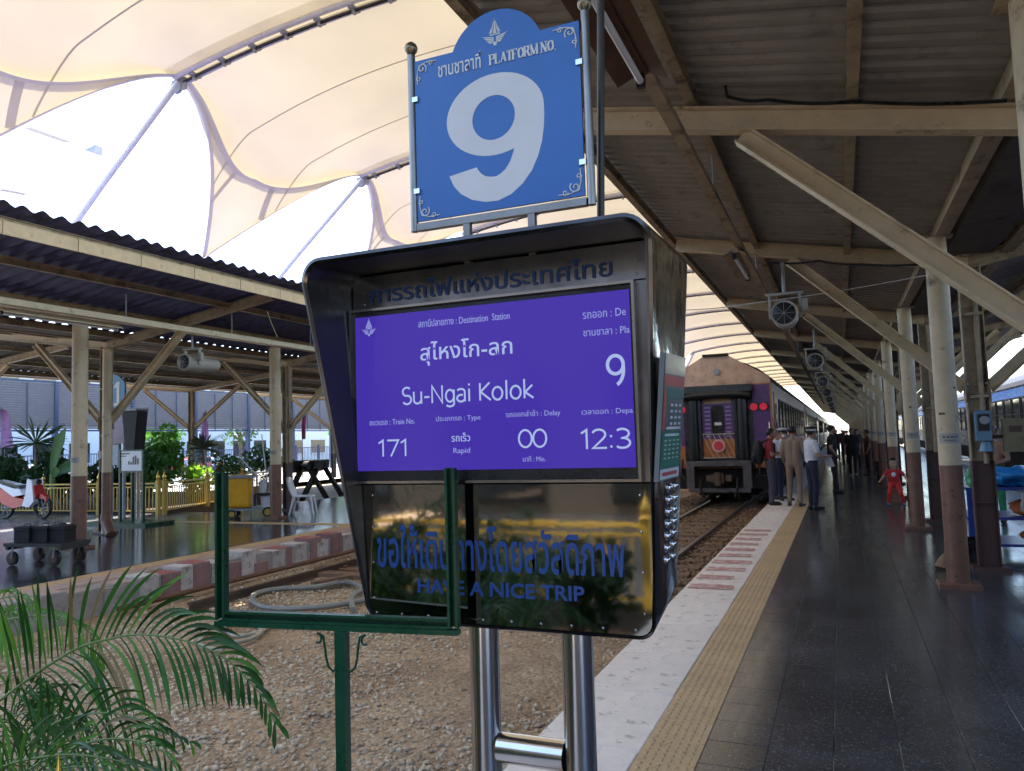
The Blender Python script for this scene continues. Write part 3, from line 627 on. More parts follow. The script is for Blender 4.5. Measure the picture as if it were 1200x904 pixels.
def strip(fn, wid, n, mm, name, off=-.012):
    m = MB(); pts = [fn(i/n) for i in range(n+1)]
    for i, (s, t) in enumerate(pts):
        a = fab(s, t, off); s2, t2 = pts[min(i+1, n)]; s1, t1 = pts[max(i-1, 0)]; d = (fab(s2, t2)-fab(s1, t1)); d.z = 0
        if d.length < 1e-6: d = Vector((0, 1, 0))
        d.normalize(); nrm = Vector((-d.y, d.x, 0))*wid/2; m.v += [tuple(a-nrm), tuple(a+nrm)]
    m.f = [(2*i, 2*i+1, 2*i+3, 2*i+2) for i in range(n)]; m.m = [0]*n; return m.mesh(name, mm, 180)
SEAM = fabric('seam_fabric', (.40, .34, .26), .2)
parts_bay = [('fabric_panel', ME_F)]
for s_ in (1/3, 2/3): parts_bay.append(('seam', strip(lambda q, s=s_: (s, -.95+2.9*q), .035, 60, SEAM, 'seam')))
parts_bay.append(('light_gap_strip', strip(lambda q: (.965, q), .36, 24, LIGHTGAP, 'light_gap_strip', -.02)))  # translucent white strip added to stand for gaps of light along the arch
for side in (0, 1):
    mir = (lambda t: t) if side == 0 else (lambda t: 1-t)
    parts_bay.append(('reinforcing_band', strip(lambda q, mir=mir: (q, mir(-min(.93, .88*math.sin(math.pi*q)**1.7/(2.25*max(.01, edgew(q)))))), .24, 48, BAND, 'reinforcing_band')))
    parts_bay.append(('edge_band', strip(lambda q, mir=mir: (q, mir(-.985)), .12, 60, BAND, 'edge_band')))
    parts_bay.append(('reinforcing_band', strip(lambda q, mir=mir: (.40-.03*q, mir(-.54-.42*q)), .13, 12, BAND, 'reinforcing_band')))
    parts_bay.append(('reinforcing_band', strip(lambda q, mir=mir: (.60+.03*q, mir(-.54-.42*q)), .13, 12, BAND, 'reinforcing_band')))
m = MB()
for off in (-.11, .11): m.tube([(EX0+(EX1-EX0)*i/20, off, arch(EX0+(EX1-EX0)*i/20)-.05) for i in range(21)], .05, 8)
ME_CH = m.mesh('arch_chord', PWHITE, 40)
m = MB()
m.tube([(EX0+.1+(EX1-EX0-.2)*i/20, 0, arch(EX0+.1+(EX1-EX0-.2)*i/20)-.13) for i in range(21)], .028, 6)
ME_IN = m.mesh('dark_core_tube', BLACK, 40)  # black tube for the dark interior between the two chords
m = MB()
for i in range(14):
    x = EX0+.35+i*.64; z = arch(x)-.07; m.box(x-.05, x+.05, -.1, .1, z-.06, z-.02).box(x-.02, x+.02, -.035, .035, z-.12, z-.04)
ME_TI = m.mesh('arch_ties', GREYP)
for k in range(-2, 20):
    y = Y00+k*DY; w = f'{abs(k)}'
    lab = {0: 'cream fabric roof bay whose arch end sits above the left roof, second from the left', 1: 'cream fabric roof bay left of the number board', -1: 'cream fabric roof bay in the top left corner'}.get(k)
    t = thing('fabric_roof_bay', lab or (f'{ordn[k]} cream fabric roof bay over the tracks, counting away from the number board' if k > 0 else f'cream fabric roof bay overhead, {ordn[-k-2]} behind the viewer'), 'fabric roof', (0, y, 0), group='bays of the tensile roof over the tracks')
    for nm, me in parts_bay: link(nm, me, t)
    link('arch_chord', ME_CH, t); link('dark_core_tube', ME_IN, t); link('arch_ties', ME_TI, t, kind='stuff')
    for s, ex, dx in ((-1, EX0, -3.3), (1, EX1, 2.6)):
        zt = arch(ex)-.08
        st = MB().tube([(ex, .0, zt), (ex+dx*.55, .0, zt-2.15*.7), (ex+dx, .0, zt-3.75*.75)], [.055, .055, .055], 10).mesh('strut', PWHITE, 40) if k == -2 else STR[s]
        if k == -2: STR = globals().get('STR', {}); STR[s] = st
        link('strut', st, t)
        pl = MB().box(ex-.16, ex+.16, -.02, .02, zt-.16, zt+.04).lathe([(.12, -.03), (.12, .03)], (ex-.05*s*-1, 0, zt-.08), 12, 'y').mesh('node_plate', GREYP) if k == -2 else NPL[s]
        if k == -2: NPL = globals().get('NPL', {}); NPL[s] = pl
        link('node_plate', pl, t)
        ap = fab(.5, -1 if s < 0 else 2)
        an = MB().tube([ap, ap+Vector((s*.35, 0, -.22)), ap+Vector((s*1.6, 0, -1.1))], [.05, .03, .03], 8).ball(tuple(ap+Vector((s*.1, 0, -.08))), .11, 8).mesh('anchor_cable', PWHITE) if k == -2 else ANC[s]
        if k == -2: ANC = globals().get('ANC', {}); ANC[s] = an
        link('anchor_cable', an, t)
def arc(cx, cz, rx, rz, a0, a1, n=14): return [(cx+rx*math.cos(R(a0+(a1-a0)*i/n)), cz+rz*math.sin(R(a0+(a1-a0)*i/n))) for i in range(n+1)]
GLY = {'0': (.56, [arc(.28, .5, .25, .47, 0, 360, 24)]), '1': (.40, [[(.06, .80), (.25, .97), (.25, .0)]]), '7': (.54, [[(.03, .96), (.50, .96), (.18, .0)]]),
       '2': (.54, [arc(.26, .72, .22, .25, 160, -25)+[(.40, .5), (.06, .04), (.52, .04)]]), '3': (.54, [arc(.24, .74, .22, .23, 140, -90)+arc(.24, .27, .25, .25, 88, -140)]),
       '9': (.56, [arc(.27, .68, .23, .29, 0, 360, 22)+arc(.20, .52, .30, .50, 8, -70)]), ':': (.26, [[(.13, .10), (.13, .11)], [(.13, .62), (.13, .63)]]),
       'S': (.56, [arc(.27, .73, .21, .24, 40, 265)+arc(.27, .26, .22, .25, 80, -150)]), 'u': (.56, [[(.07, .70), (.07, .24)]+arc(.25, .22, .18, .2, 180, 350), [(.45, .70), (.45, .0)]]), '-': (.36, [[(.04, .36), (.30, .36)]]),
       'N': (.70, [[(.08, 0), (.08, .97), (.58, 0), (.58, .97)]]), 'g': (.56, [arc(.26, .36, .20, .34, 0, 360, 20), [(.46, .70), (.46, -.08)]+arc(.26, -.08, .20, .16, 0, -150)]), 'a': (.54, [arc(.24, .54, .19, .17, 150, 0)+[(.43, .0)], arc(.24, .19, .19, .19, 60, 330, 16)]),
       'i': (.24, [[(.10, 0), (.10, .70)], [(.10, .93), (.10, .94)]]), 'K': (.62, [[(.08, 0), (.08, .97)], [(.54, .97), (.11, .48), (.58, 0)]]), 'o': (.60, [arc(.28, .35, .23, .35, 0, 360, 22)]), 'l': (.24, [[(.10, 0), (.10, 1.04)]]), 'k': (.52, [[(.08, 0), (.08, 1.04)], [(.44, .70), (.11, .33), (.48, 0)]]), ' ': (.3, [])}
def stroke_text(txt, x, z, w, h, y, mm, par, th=.11):
    tot = sum(GLY[c][0] for c in txt); k = w/tot; m = MB(); cx_ = x; lay = 0
    for c in txt:
        for pl in GLY[c][1]:
            pts = [Vector((cx_+a*k, y, z+b*h)) for a, b in pl]; t = th*h/2; lay += 1; yy = -.0001*(lay % 3)
            closed = (pts[0]-pts[-1]).length < 1e-6 and len(pts) > 4
            if len(pts) == 2 and (pts[0]-pts[1]).length < .02*h: p = pts[0]; m.prism([(p.x-t, p.z-t), (p.x+t, p.z-t), (p.x+t, p.z+t), (p.x-t, p.z+t)], y+yy, y+yy+.0005); continue
            V = []
            for i, p in enumerate(pts):
                a = pts[i-1] if i else (pts[-2] if closed else p); b = pts[i+1] if i < len(pts)-1 else (pts[1] if closed else p)
                d1 = (p-a).normalized() if (p-a).length > 1e-9 else (b-p).normalized(); d2 = (b-p).normalized() if (b-p).length > 1e-9 else d1
                n1 = Vector((-d1.z, 0, d1.x)); n2 = Vector((-d2.z, 0, d2.x)); nn = (n1+n2); nn = nn.normalized() if nn.length > .1 else n1
                q = nn*t/max(.45, nn.dot(n1)); V += [p+q+Vector((0, yy, 0)), p-q+Vector((0, yy, 0))]
            m.add(V, [(2*i, 2*i+2, 2*i+3, 2*i+1) for i in range(len(pts)-1)])
        cx_ += GLY[c][0]*k
    return m.part('lettering', mm, par)
# ------------------------------------------------------------------ the display kiosk in front
KX, KY = -.945, 2.1
K = thing('display_kiosk', 'black hooded departure display kiosk on two steel posts', 'display', (KX, 2.15, 0))
def rtrap(hw_b, hw_t, z0, z1, rb, rt, n=7):
    """rounded trapezoid, counter-clockwise, (x, z)"""
    P_ = []; sl = (hw_t-hw_b)/(z1-z0)
    for (cx, cz, r, a0) in ((hw_b-rb+sl*rb, z0+rb, rb, -90), (hw_t-rt-sl*rt, z1-rt, rt, 0), (-hw_t+rt+sl*rt, z1-rt, rt, 90), (-hw_b+rb-sl*rb, z0+rb, rb, 180)):
        for i in range(n+1): a = R(a0+90*i/n); P_.append((KX+cx+r*math.cos(a), cz+r*math.sin(a)))
    return P_
FYT, FYB = 1.865, 2.088
def tilt(p, d=0): return (p[0], FYB+(FYT-FYB)*(p[1]-1.07)/(2.185-1.07)+d, p[1])
o1 = rtrap(.457, .545, 1.07, 2.185, .05, .075); i1 = rtrap(.4525, .524, 1.076, 2.165, .046, .06)
pn = rtrap(.451, .508, 1.078, 2.172, .045, .05); b1 = rtrap(.466, .548, 1.135, 2.19, .05, .06)
m = MB(); n = len(o1)
m.v = [tilt(p) for p in o1]+[tilt(p, -.004) for p in [((a[0]+b[0])/2, (a[1]+b[1])/2) for a, b in zip(o1, i1)]]+[tilt(p) for p in i1]+[(p[0], 2.34, p[1]) for p in b1]+[(p[0], 2.098, p[1]) for p in pn]
m.f = []
for a, b in ((0, 1), (1, 2), (2, 4), (3, 0)):
    m.f += [(a*n+j, a*n+(j+1) % n, b*n+(j+1) % n, b*n+j) for j in range(n)]
m.f.append(tuple(3*n+j for j in range(n))); m.m = [0]*n*2+[1]*n+[2]*n+[0]
SIDEM = mat('streaky_polished_steel', (.30, .28, .25), .10, 1, var=.5, scale=5, bump=.35, bscale=3.2)
INNER = mat('matt_black_inside', (.016, .015, .015), .35, 0, var=.5, scale=4, dirt=(.08, .08, .08), damt=.12)
m.m = [1]*n+[1]*n+[3]*n+[2]*n+[0]
m.part('hood', [HOODM, HOODM, SIDEM, INNER], K, smooth=35)
pp = [p for p in pn]
def panel(name, za, zb, mm, y=2.092, inset=.004):
    hb = lambda z: .451+(.508-.451)*(z-1.078)/(2.172-1.078)-inset
    r = .035; pts = []
    if za < 1.1:
        for a in range(0, 91, 18): pts.append((KX-hb(za)+r-r*math.cos(R(a)) if 0 else KX-hb(za)+r*(1-math.cos(R(a))), za+r*(1-math.sin(R(a)))))
        pts2 = [(2*KX-p[0], p[1]) for p in pts][::-1]; poly = pts+pts2
        poly = [(KX-hb(zb), zb)]+poly+[(KX+hb(zb), zb)]
    else: poly = [(KX-hb(zb), zb), (KX-hb(za), za), (KX+hb(za), za), (KX+hb(zb), zb)]
    return MB().prism(poly, y, y+.004).part(name, mm, K)
low = panel('mirror_panel', 1.081, 1.492, MIRROR, 2.0875, inset=.003)
hd = panel('header_panel', 2.06, 2.166, HOODI)
md = panel('side_panel', 1.496, 2.056, HOODI, 2.094)
LETM = mat('vinyl_letter_blue', (.015, .055, .19), .35, var=.05)
lettering('การรถไฟแห่งประเทศไทย', -1.378, 2.076, 2.089, LETB, hd, w=.81, h=.062, bold=.014)
lettering('ขอให้เดินทางโดยสวัสดิภาพ', -1.365, 1.235, 2.086, LETM, low, w=.80, h=.135, bold=.014)
lettering('HAVE A NICE TRIP', -1.22, 1.163, 2.086, LETM, low, w=.535, h=.043, bold=.02)
def screws(xs, zs, y, par, r=.005):
    for x in xs:
        for z in zs: MB().lathe([(r, 0), (r*.7, -.003), (.0002, -.004)], (x, y, z), 8, 'y').part('screw', STEEL, par, smooth=True)
screws([-1.37+.092*i for i in range(10)], [1.095], 2.087, low, .004)
screws([-1.378, -.515], [1.14, 1.25, 1.36, 1.46], 2.086, low, .004)
screws([-1.40, -.50], [2.075, 2.115], 2.092, hd, .004); screws([-.905+.0*i for i in range(1)], [2.128], 2.092, hd, .003)
# LCD
m = MB(); bz = MB()
x0, x1, z0, z1 = -1.442, -.503, 1.498, 2.054
for a in ((x0, x1, z0, z0+.008), (x0, x1, z1-.008, z1), (x0, x0+.008, z0+.0081, z1-.0081), (x1-.008, x1, z0+.0081, z1-.0081)): m.box(a[0], a[1], 2.062, 2.092, a[2], a[3])
LF = m.part('screen_trim', STEEL, K)
m = MB().prism([(x0+.0085, z0+.0085), (x1-.0085, z0+.0085), (x1-.0085, z1-.0085), (x0+.0085, z1-.0085)], 2.074, 2.09).part('bezel', BLACK, K)
LCD = bpy.data.materials.new('lit_screen'); LCD.use_nodes = True; t_ = LCD.node_tree; b_ = t_.nodes['Principled BSDF']; b_.inputs['Base Color'].default_value = (.01, .01, .012, 1); b_.inputs['Roughness'].default_value = .1
b_.inputs['Specular IOR Level'].default_value = .6
b_.inputs['Emission Color'].default_value = (.072, .035, .52, 1); b_.inputs['Emission Strength'].default_value = .13
sc = MB().box(-1.424, -.519, 2.0715, 2.0735, 1.537, 2.030).part('screen', LCD, K)
TW = emis('screen_text_white', (.40, .46, 1.0), .12); TB = emis('screen_text_big', (.5, .62, 1.0), .14)
for s_, x, z, w, h, b, mm in (('สถานีปลายทาง : Destination  Station', -1.19, 1.979, .31, .024, .0, TW), ('สุไหงโก-ลก', -1.185, 1.858, .31, .074, .004, TB), ('Su-Ngai Kolok', -1.255, 1.730, .445, .066, .004, TB),
        ('รถออก : De', -.655, 1.958, .125, .022, 0, TW), ('ชานชาลา : Pla', -.655, 1.908, .134, .020, 0, TW), ('9', -.592, 1.762, .055, .088, .004, TB),
        ('ขบวนรถ : Train No.', -1.375, 1.681, .165, .017, 0, TW), ('171', -1.348, 1.582, .116, .052, .004, TB), ('ประเภทรถ : Type', -1.135, 1.681, .150, .020, 0, TW), ('รถเร็ว', -1.083, 1.622, .062, .026, 0, TB), ('Rapid', -1.078, 1.582, .056, .021, 0, TW),
        ('รถออกล่าช้า : Delay', -.902, 1.684, .170, .023, 0, TW), ('00', -.865, 1.598, .090, .053, .004, TB), ('นาที : Min.', -.852, 1.558, .07, .016, 0, TW), ('เวลาออก : Depa', -.668, 1.682, .147, .019, 0, TW), ('12:3', -.678, 1.590, .150, .055, .004, TB)):
    if s_ in ('9', '171', '00', '12:3', 'Su-Ngai Kolok'): stroke_text(s_, x, z+(.012 if s_[0] == 'S' else 0), w, h-(.012 if s_[0] == 'S' else 0), 2.0703, mm, sc)
    else: lettering(s_, x, z, 2.0705, mm, sc, w=w, h=h, bold=b)
def emblem(x, z, s, y, mm, par):
    """crown over spread wings, width s"""
    m = MB(); q = lambda a, b: (x+a*s, z+b*s)
    for a in (-1, 1):
        for k in range(4):
            m.prism([q(a*.04, .20-.05*k), q(a*(.5-.07*k), .30-.085*k), q(a*(.40-.07*k), .235-.085*k), q(a*.05, .165-.05*k)], y, y+.001)
        for k in range(3): m.prism([q(a*(.10+.05*k), .36), q(a*(.13+.05*k), .36), q(a*(.06+.03*k), .78-.09*k), q(a*(.03+.03*k), .78-.09*k)], y, y+.001)
    m.prism([q(-.06, .3), q(.06, .3), q(.03, .6), q(.0, .95), q(-.03, .6)], y, y+.001).prism([q(-.22, .28), q(.22, .28), q(.18, .33), q(-.18, .33)], y, y+.001).prism([q(-.05, -.12), q(.05, -.12), q(.09, .02), q(-.09, .02)], y, y+.001)
    return m.part('emblem', mm, par)
emblem(-1.372, 1.974, .055, 2.0703, TW, sc)
# side: poster and bolts
def side(u, v, X): return PX(u, v, X)
A, B, C_, D_ = PX(779, 413, -.388), PX(804, 420, -.388), PX(795, 559, -.425), PX(771.6, 565, -.425)
def bil(a, b, off=0): p = A.lerp(B, a).lerp(D_.lerp(C_, a), b); return (p.x+off, p.y, p.z)
pos = MB()
pos.add([bil(0, 0), bil(1, 0), bil(1, 1), bil(0, 1), bil(0, 0, -.012), bil(1, 0, -.012), bil(1, 1, -.012), bil(0, 1, -.012)], [(0, 1, 2, 3), (4, 7, 6, 5), (0, 4, 5, 1), (1, 5, 6, 2), (2, 6, 7, 3), (3, 7, 4, 0)])
PO = pos.part('poster', mat('poster_dark', (.10, .12, .12), .3, var=.1), K)
def pq(a0, a1, b0, b1, mm, nm='poster_print', off=.0012): MB().add([bil(a0, b0, off), bil(a1, b0, off), bil(a1, b1, off), bil(a0, b1, off)], [(0, 1, 2, 3)]).part(nm, mm, PO)
PRED = mat('poster_red', (.45, .06, .05), .35); PGR = mat('poster_green', (.01, .16, .09), .35); PWH = mat('poster_white', (.6, .6, .6), .4); PPK = mat('poster_pink', (.6, .35, .35), .4)
pq(.03, .97, .0, .16, STEEL); pq(.03, .97, .17, .25, PRED); pq(.1, .95, .27, .35, mat('poster_teal', (.03, .12, .10), .35)); pq(.03, .15, .27, .6, PRED); pq(.03, .97, .61, .90, PGR); pq(.03, .97, .91, .99, PWH)
for a in (.35, .55, .75):
    for k in range(4): pq(a, a+.12, .39+.05*k, .41+.05*k, PWH, off=.002)
for a in (.15, .35, .55, .75):
    for k in range(5): pq(a, a+.10, .68+.035*k, .69+.035*k, PWH, off=.002)
pq(.2, .9, .575, .595, PWH, off=.002); pq(.15, .85, .63, .65, PWH, off=.002); pq(.12, .85, .935, .965, PRED, off=.002)
for i in range(7):
    for yy, uu in ((2.165, 774.5), (2.245, 783)):
        z = 1.475-.0335*i; xx = KX+.462+(.545-.462)*(z-1.09)/(2.165-1.09)
        MB().lathe([(.013, -.003), (.013, .001), (.0115, .006), (.007, .011), (.0002, .013)], (xx, yy, z), 10, 'x').part('bolt', STEEL, K, smooth=True)
# posts and cross bars
for x in (-1.035, -.737): MB().lathe([(.046, .01), (.046, .55), (.046, 1.08)], (x, 2.16, 0), 24).part('post', STEEL, K, smooth=True); MB().lathe([(.09, 0), (.09, .012), (.05, .02)], (x, 2.16, 0), 24).part('foot_plate', STEEL, K, smooth=True)
MB().tube([(-.99, 2.16, .705), (-.782, 2.16, .705)], .043, 20).part('crossbar', STEEL, K, smooth=True)
MB().tube([(-.99, 2.16, .18), (-.782, 2.16, .18)], .043, 20).part('crossbar', STEEL, K, smooth=True)
# number board on top
FRM = mat('dull_frame_steel', (.22, .20, .18), .32, .9, var=.2)
NB = thing('platform_number_sign', 'blue platform number 9 board with arched top in a steel frame', 'sign', (-.92, 2.1, 2.2))
cx, r0 = -.912, .155
poly = [(-1.198, 2.322), (-.642, 2.322), (-.642, 2.848)]
zc = 2.79; r0 = .158; a0 = math.asin((2.848-zc)/r0)
poly += [(cx+r0*math.cos(a0+(math.pi-2*a0)*i/24), zc+r0*math.sin(a0+(math.pi-2*a0)*i/24)) for i in range(25)]+[(-1.198, 2.848)]
BD = MB().prism(poly, 2.095, 2.103).part('board', [SIGNB], NB)
# the big 9: outer outline, counter and tail as one traced shape
nx_ = lambda a: -1.083+.322*a/270; nz_ = lambda b: 2.348+.398*b/360
def nine():
    th = lambda q: 1
    ox, oz, orx, orz = 135, 245, 137, 116; ix, iz, irx, irz = 133, 236, 60, 63
    V = []; F_ = []
    N_ = 48
    for i in range(N_):
        a = 2*math.pi*i/N_; V += [(ox+orx*math.cos(a), oz+orz*math.sin(a)), (ix+irx*math.cos(a), iz+irz*math.sin(a))]
    F_ += [(2*i, 2*i+1, (2*i+3) % (2*N_), (2*i+2) % (2*N_)) for i in range(N_)]
    n0 = len(V)
    outer = [(272, 245), (272, 215), (270, 185), (264, 145), (252, 105), (234, 68), (208, 36), (176, 12), (140, 0), (104, 2), (66, 14), (34, 36), (14, 62), (2, 92)]
    inner = [(196, 240), (197, 215), (196, 195), (193, 160), (186, 130), (176, 104), (162, 84), (148, 74), (136, 69), (122, 70), (106, 74), (94, 84), (86, 95), (82, 104)]
    V += [p for ab in zip(outer, inner) for p in ab]; F_ += [(n0+2*i, n0+2*i+1, n0+2*i+3, n0+2*i+2) for i in range(len(outer)-1)]
    m = MB(); m.add([(nx_(a), 2.0938 if i < n0 else 2.0941, nz_(b)) for i, (a, b) in enumerate(V)], F_); return m
nine().part('numeral', SIGNW, BD)
lettering('ชานชาลาที่', -1.112, 2.775, 2.0935, SIGNW, BD, w=.150, h=.055, bold=.012)
# serif capitals drawn as strokes: stems with thick and thin weight and slab feet
def serif_text(txt, x, z, h, wtot, y, mm, par):
    G = {'P': [((0, 0), (0, 1), 1), ((0, 1), (.55, 1), 0), ((.55, 1), (.7, .77), 1), ((.7, .77), (.55, .52), 1), ((.55, .52), (0, .52), 0)],
         'L': [((0, 0), (0, 1), 1), ((0, 0), (.65, 0), 0), ((.65, 0), (.65, .2), 0)], 'A': [((.05, 0), (.38, 1), 0), ((.38, 1), (.75, 0), 1), ((.2, .35), (.6, .35), 0)],
         'T': [((.35, 0), (.35, 1), 1), ((0, 1), (.7, 1), 0), ((0, 1), (0, .8), 0), ((.7, 1), (.7, .8), 0)], 'F': [((0, 0), (0, 1), 1), ((0, 1), (.62, 1), 0), ((0, .52), (.45, .52), 0), ((.62, 1), (.62, .82), 0)],
         'O': [((.4+.38*math.cos(a), .5+.5*math.sin(a)), (.4+.38*math.cos(a+.5236), .5+.5*math.sin(a+.5236)), 1 if abs(math.cos(a+.26)) > .55 else 0) for a in [i*.5236 for i in range(12)]],
         'R': [((0, 0), (0, 1), 1), ((0, 1), (.5, 1), 0), ((.5, 1), (.65, .77), 1), ((.65, .77), (.5, .52), 1), ((.5, .52), (0, .52), 0), ((.35, .52), (.75, 0), 1)],
         'M': [((0, 0), (0, 1), 0), ((0, 1), (.45, .05), 1), ((.45, .05), (.9, 1), 0), ((.9, 1), (.9, 0), 1)], 'N': [((0, 0), (0, 1), 0), ((0, 1), (.7, 0), 1), ((.7, 0), (.7, 1), 0)], '.': [((0, .0), (.1, .0), 1)]}
    W_ = {'M': 1.15, '.': .3, ' ': .45, 'L': .85, 'F': .85, 'P': .92, 'T': .92}
    tot = sum(W_.get(c, 1.0) for c in txt); k = wtot/tot; m = MB(); cx_ = x; lay = 0
    for c in txt:
        for (a, b, wt) in G.get(c, []):
            p = Vector((cx_+a[0]*k, y-.0003*(lay % 5), z+a[1]*h)); q = Vector((cx_+b[0]*k, y-.0003*(lay % 5), z+b[1]*h)); lay += 1
            m.beam(p, q, .0012, .2*h if wt else .085*h, (0, 0, 1) if abs((q-p).z) < abs((q-p).x) else (1, 0, 0))
        for (a, b, wt) in G.get(c, []):
            if c in 'PLFRTNM' and a[0] == b[0] and wt is not None and a[0] in (0, .35, .7, .9) and abs(a[1]-b[1]) > .9:
                for zz in (a[1], b[1]): m.beam((cx_+a[0]*k-.14*h, y-.0016, z+zz*h), (cx_+a[0]*k+.14*h, y-.0016, z+zz*h), .001, .06*h)
        cx_ += W_.get(c, 1.0)*k
    return m.part('lettering', mm, par)
serif_text('PLATFORM NO.', -.930, 2.776, .031, .218, 2.0935, SIGNW, BD)
emblem(-.912, 2.845, .085, 2.0938, SIGNW, BD)
def scroll(x, z, sx, sz, par):
    m = MB()
    def sp(cx, cz, r, turns, a0, d): return [(x+sx*(cx+r*(1-k/26*.85)*math.cos(a0+d*turns*6.28*k/26)), 2.0932, z+sz*(cz+r*(1-k/26*.85)*math.sin(a0+d*turns*6.28*k/26))) for k in range(27)]
    m.tube(sp(.030, .030, .018, 1.3, 0.8, -1), .0022, 5).tube(sp(.062, .017, .010, 1.2, 3.4, 1), .0018, 5).tube(sp(.017, .062, .010, 1.2, 4.5, -1), .0018, 5)
    m.tube([(x+sx*.012, 2.0932, z+sz*.085), (x+sx*.010, 2.0932, z+sz*.05), (x+sx*.018, 2.0932, z+sz*.018), (x+sx*.05, 2.0932, z+sz*.010), (x+sx*.085, 2.0932, z+sz*.012)], .0018, 5)
    m.part('corner_scroll', SIGNW, par, smooth=True)
for x, sx in ((-1.198, 1), (-.642, -1)):
    for z, sz in ((2.322, 1), (2.846, -1)): scroll(x, z, sx*.95, sz*.95, BD)
for x, zt in ((-1.212, 2.873), (-.624, 2.873)):
    MB().lathe([(.0125, 2.292), (.0125, zt)], (x, 2.1, 0), 14).part('frame_post', FRM, NB, smooth=True)
    MB().lathe([(.008, zt), (.012, zt+.004), (.020, zt+.016), (.0215, zt+.024), (.018, zt+.036), (.008, zt+.044), (.0003, zt+.046)], (x, 2.1, 0), 16).part('ball_finial', mat('dull_brass', (.20, .16, .10), .3, .8), NB, smooth=True)
MB().box(-1.199, -.637, 2.088, 2.112, 2.292, 2.314).part('bottom_rail', FRM, NB)
for x in (-1.025, -.81): MB().box(x-.011, x+.011, 2.09, 2.11, 2.165, 2.2915).part('support', FRM, NB)
for x in (-1.196, -.644):
    for z in (2.42, 2.72): MB().box(x-.010, x+.010, 2.088, 2.0945, z-.008, z+.008).part('clip', STEEL, NB)
# ------------------------------------------------------------------ empty green sign frame
xd = P(537, 640, 2.03).x
G_ = thing('green_sign_frame', 'empty green metal sign frame on one post with scroll brackets', 'sign frame', (xd, 2.03, BED))
xa, xb, xc_, xd = P(262, 640, 2.03).x, P(285, 640, 2.03).x, P(515, 640, 2.03).x, P(537, 640, 2.03).x; zt = 1.545; zb = 1.08; xb -= .011; xc_ += .009
xb = xa+.036; xc_ = xd-.034
def chan(m, x0, x1, z0, z1, y0=2.008, y1=2.032):
    w = .008; m.box(x0, x1, y1, y1+.003, z0, z1)
    if z1-z0 > x1-x0: m.box(x0, x0+w, y0, y1-.0005, z0, z1).box(x1-w, x1, y0, y1-.0005, z0, z1)
    else: m.box(x0, x1, y0, y1-.0005, z0, z0+w).box(x0, x1, y0, y1-.0005, z1-w, z1)
m = MB(); chan(m, xa, xb, zb+.003, zt); m.part('upright', GREEN, G_)
m = MB(); chan(m, xc_, xd, zb+.003, zt); m.part('upright', GREEN, G_)
m = MB(); chan(m, xb+.001, xc_-.001, zb-.0, zb+.030, 2.009, 2.031); m.box(xa, xd, 2.004, 2.036, zb-.016, zb-.001); m.part('bottom_rail', GREEN, G_)
px_ = P(402, 760, 2.03).x; MB().box(px_-.018, px_+.018, 2.002, 2.036, BED, zb-.0165).part('post', GREEN, G_)
for s in (-1, 1):
    pts = []
    for k in range(17): a = k/16; pts.append((px_+s*(.028+.0*a), 0, 0))
    c = []
    for k in range(12): q = 3.6*k/11; c.append((.088+.018*(1-.5*k/11)*math.cos(1.57+q), zb-.045+.018*(1-.5*k/11)*math.sin(1.57+q)))
    body = [(.088, zb-.027), (.066, zb-.035), (.060, zb-.07), (.056, zb-.10), (.048, zb-.125), (.030, zb-.138), (.012+.01, zb-.128)]
    tail = [(.030+.012*math.cos(-1.0+q), zb-.110+.014*math.sin(-1.0+q)) for q in [k*.45 for k in range(6)]]
    seq = c[::-1]+body[1:]; MB().tube([(px_+s*(.0+p[0]), 2.015, p[1]) for p in seq], .0042, 6).part('scroll_bracket', GREEN, G_, smooth=True)
G_.rotation_euler = (0, 0, R(7.5)); G_.scale = (.915, 1, 1)
# ------------------------------------------------------------------ palms
def leaflet(base, d0, L, w, droop, nseg=6, tw=0, side=None):
    """strip with a folded keel; returns verts, faces"""
    p = Vector(base); d = Vector(d0).normalized(); V = []; F_ = []
    for i in range(nseg+1):
        t = i/nseg; ww = w*(math.sin(math.pi*min(1, .10+t*.52+.0)) if t < .75 else math.sin(math.pi*.49)*(1-t)/.25)*.5
        ww = max(ww, .0006)
        s = d.cross(side if side else Vector((0, -1, 0)));
        if s.length < .1: s = d.cross(Vector((1, 0, 0)))
        s.normalize(); nn = s.cross(d); s = (s*math.cos(tw)+nn*math.sin(tw))
        V += [p-s*ww+nn*ww*.35, p.copy(), p+s*ww+nn*ww*.35]
        if i < nseg:
            o = 3*i; F_ += [(o, o+1, o+4, o+3), (o+1, o+2, o+5, o+4)]
            p = p+d*L/nseg; d = (d+Vector((0, 0, -droop/nseg))).normalized()
    return V, F_
def catmull(pts, n=6):
    q = []; P4 = [Vector(p) for p in pts]
    for i in range(len(P4)-1):
        a, b, c, d = P4[max(i-1, 0)], P4[i], P4[i+1], P4[min(i+2, len(P4)-1)]
        for k in range(n):
            t = k/n; q.append(.5*((2*b)+(c-a)*t+(2*a-5*b+4*c-d)*t*t+(3*b-a-3*c+d)*t**3))
    q.append(P4[-1]); return q
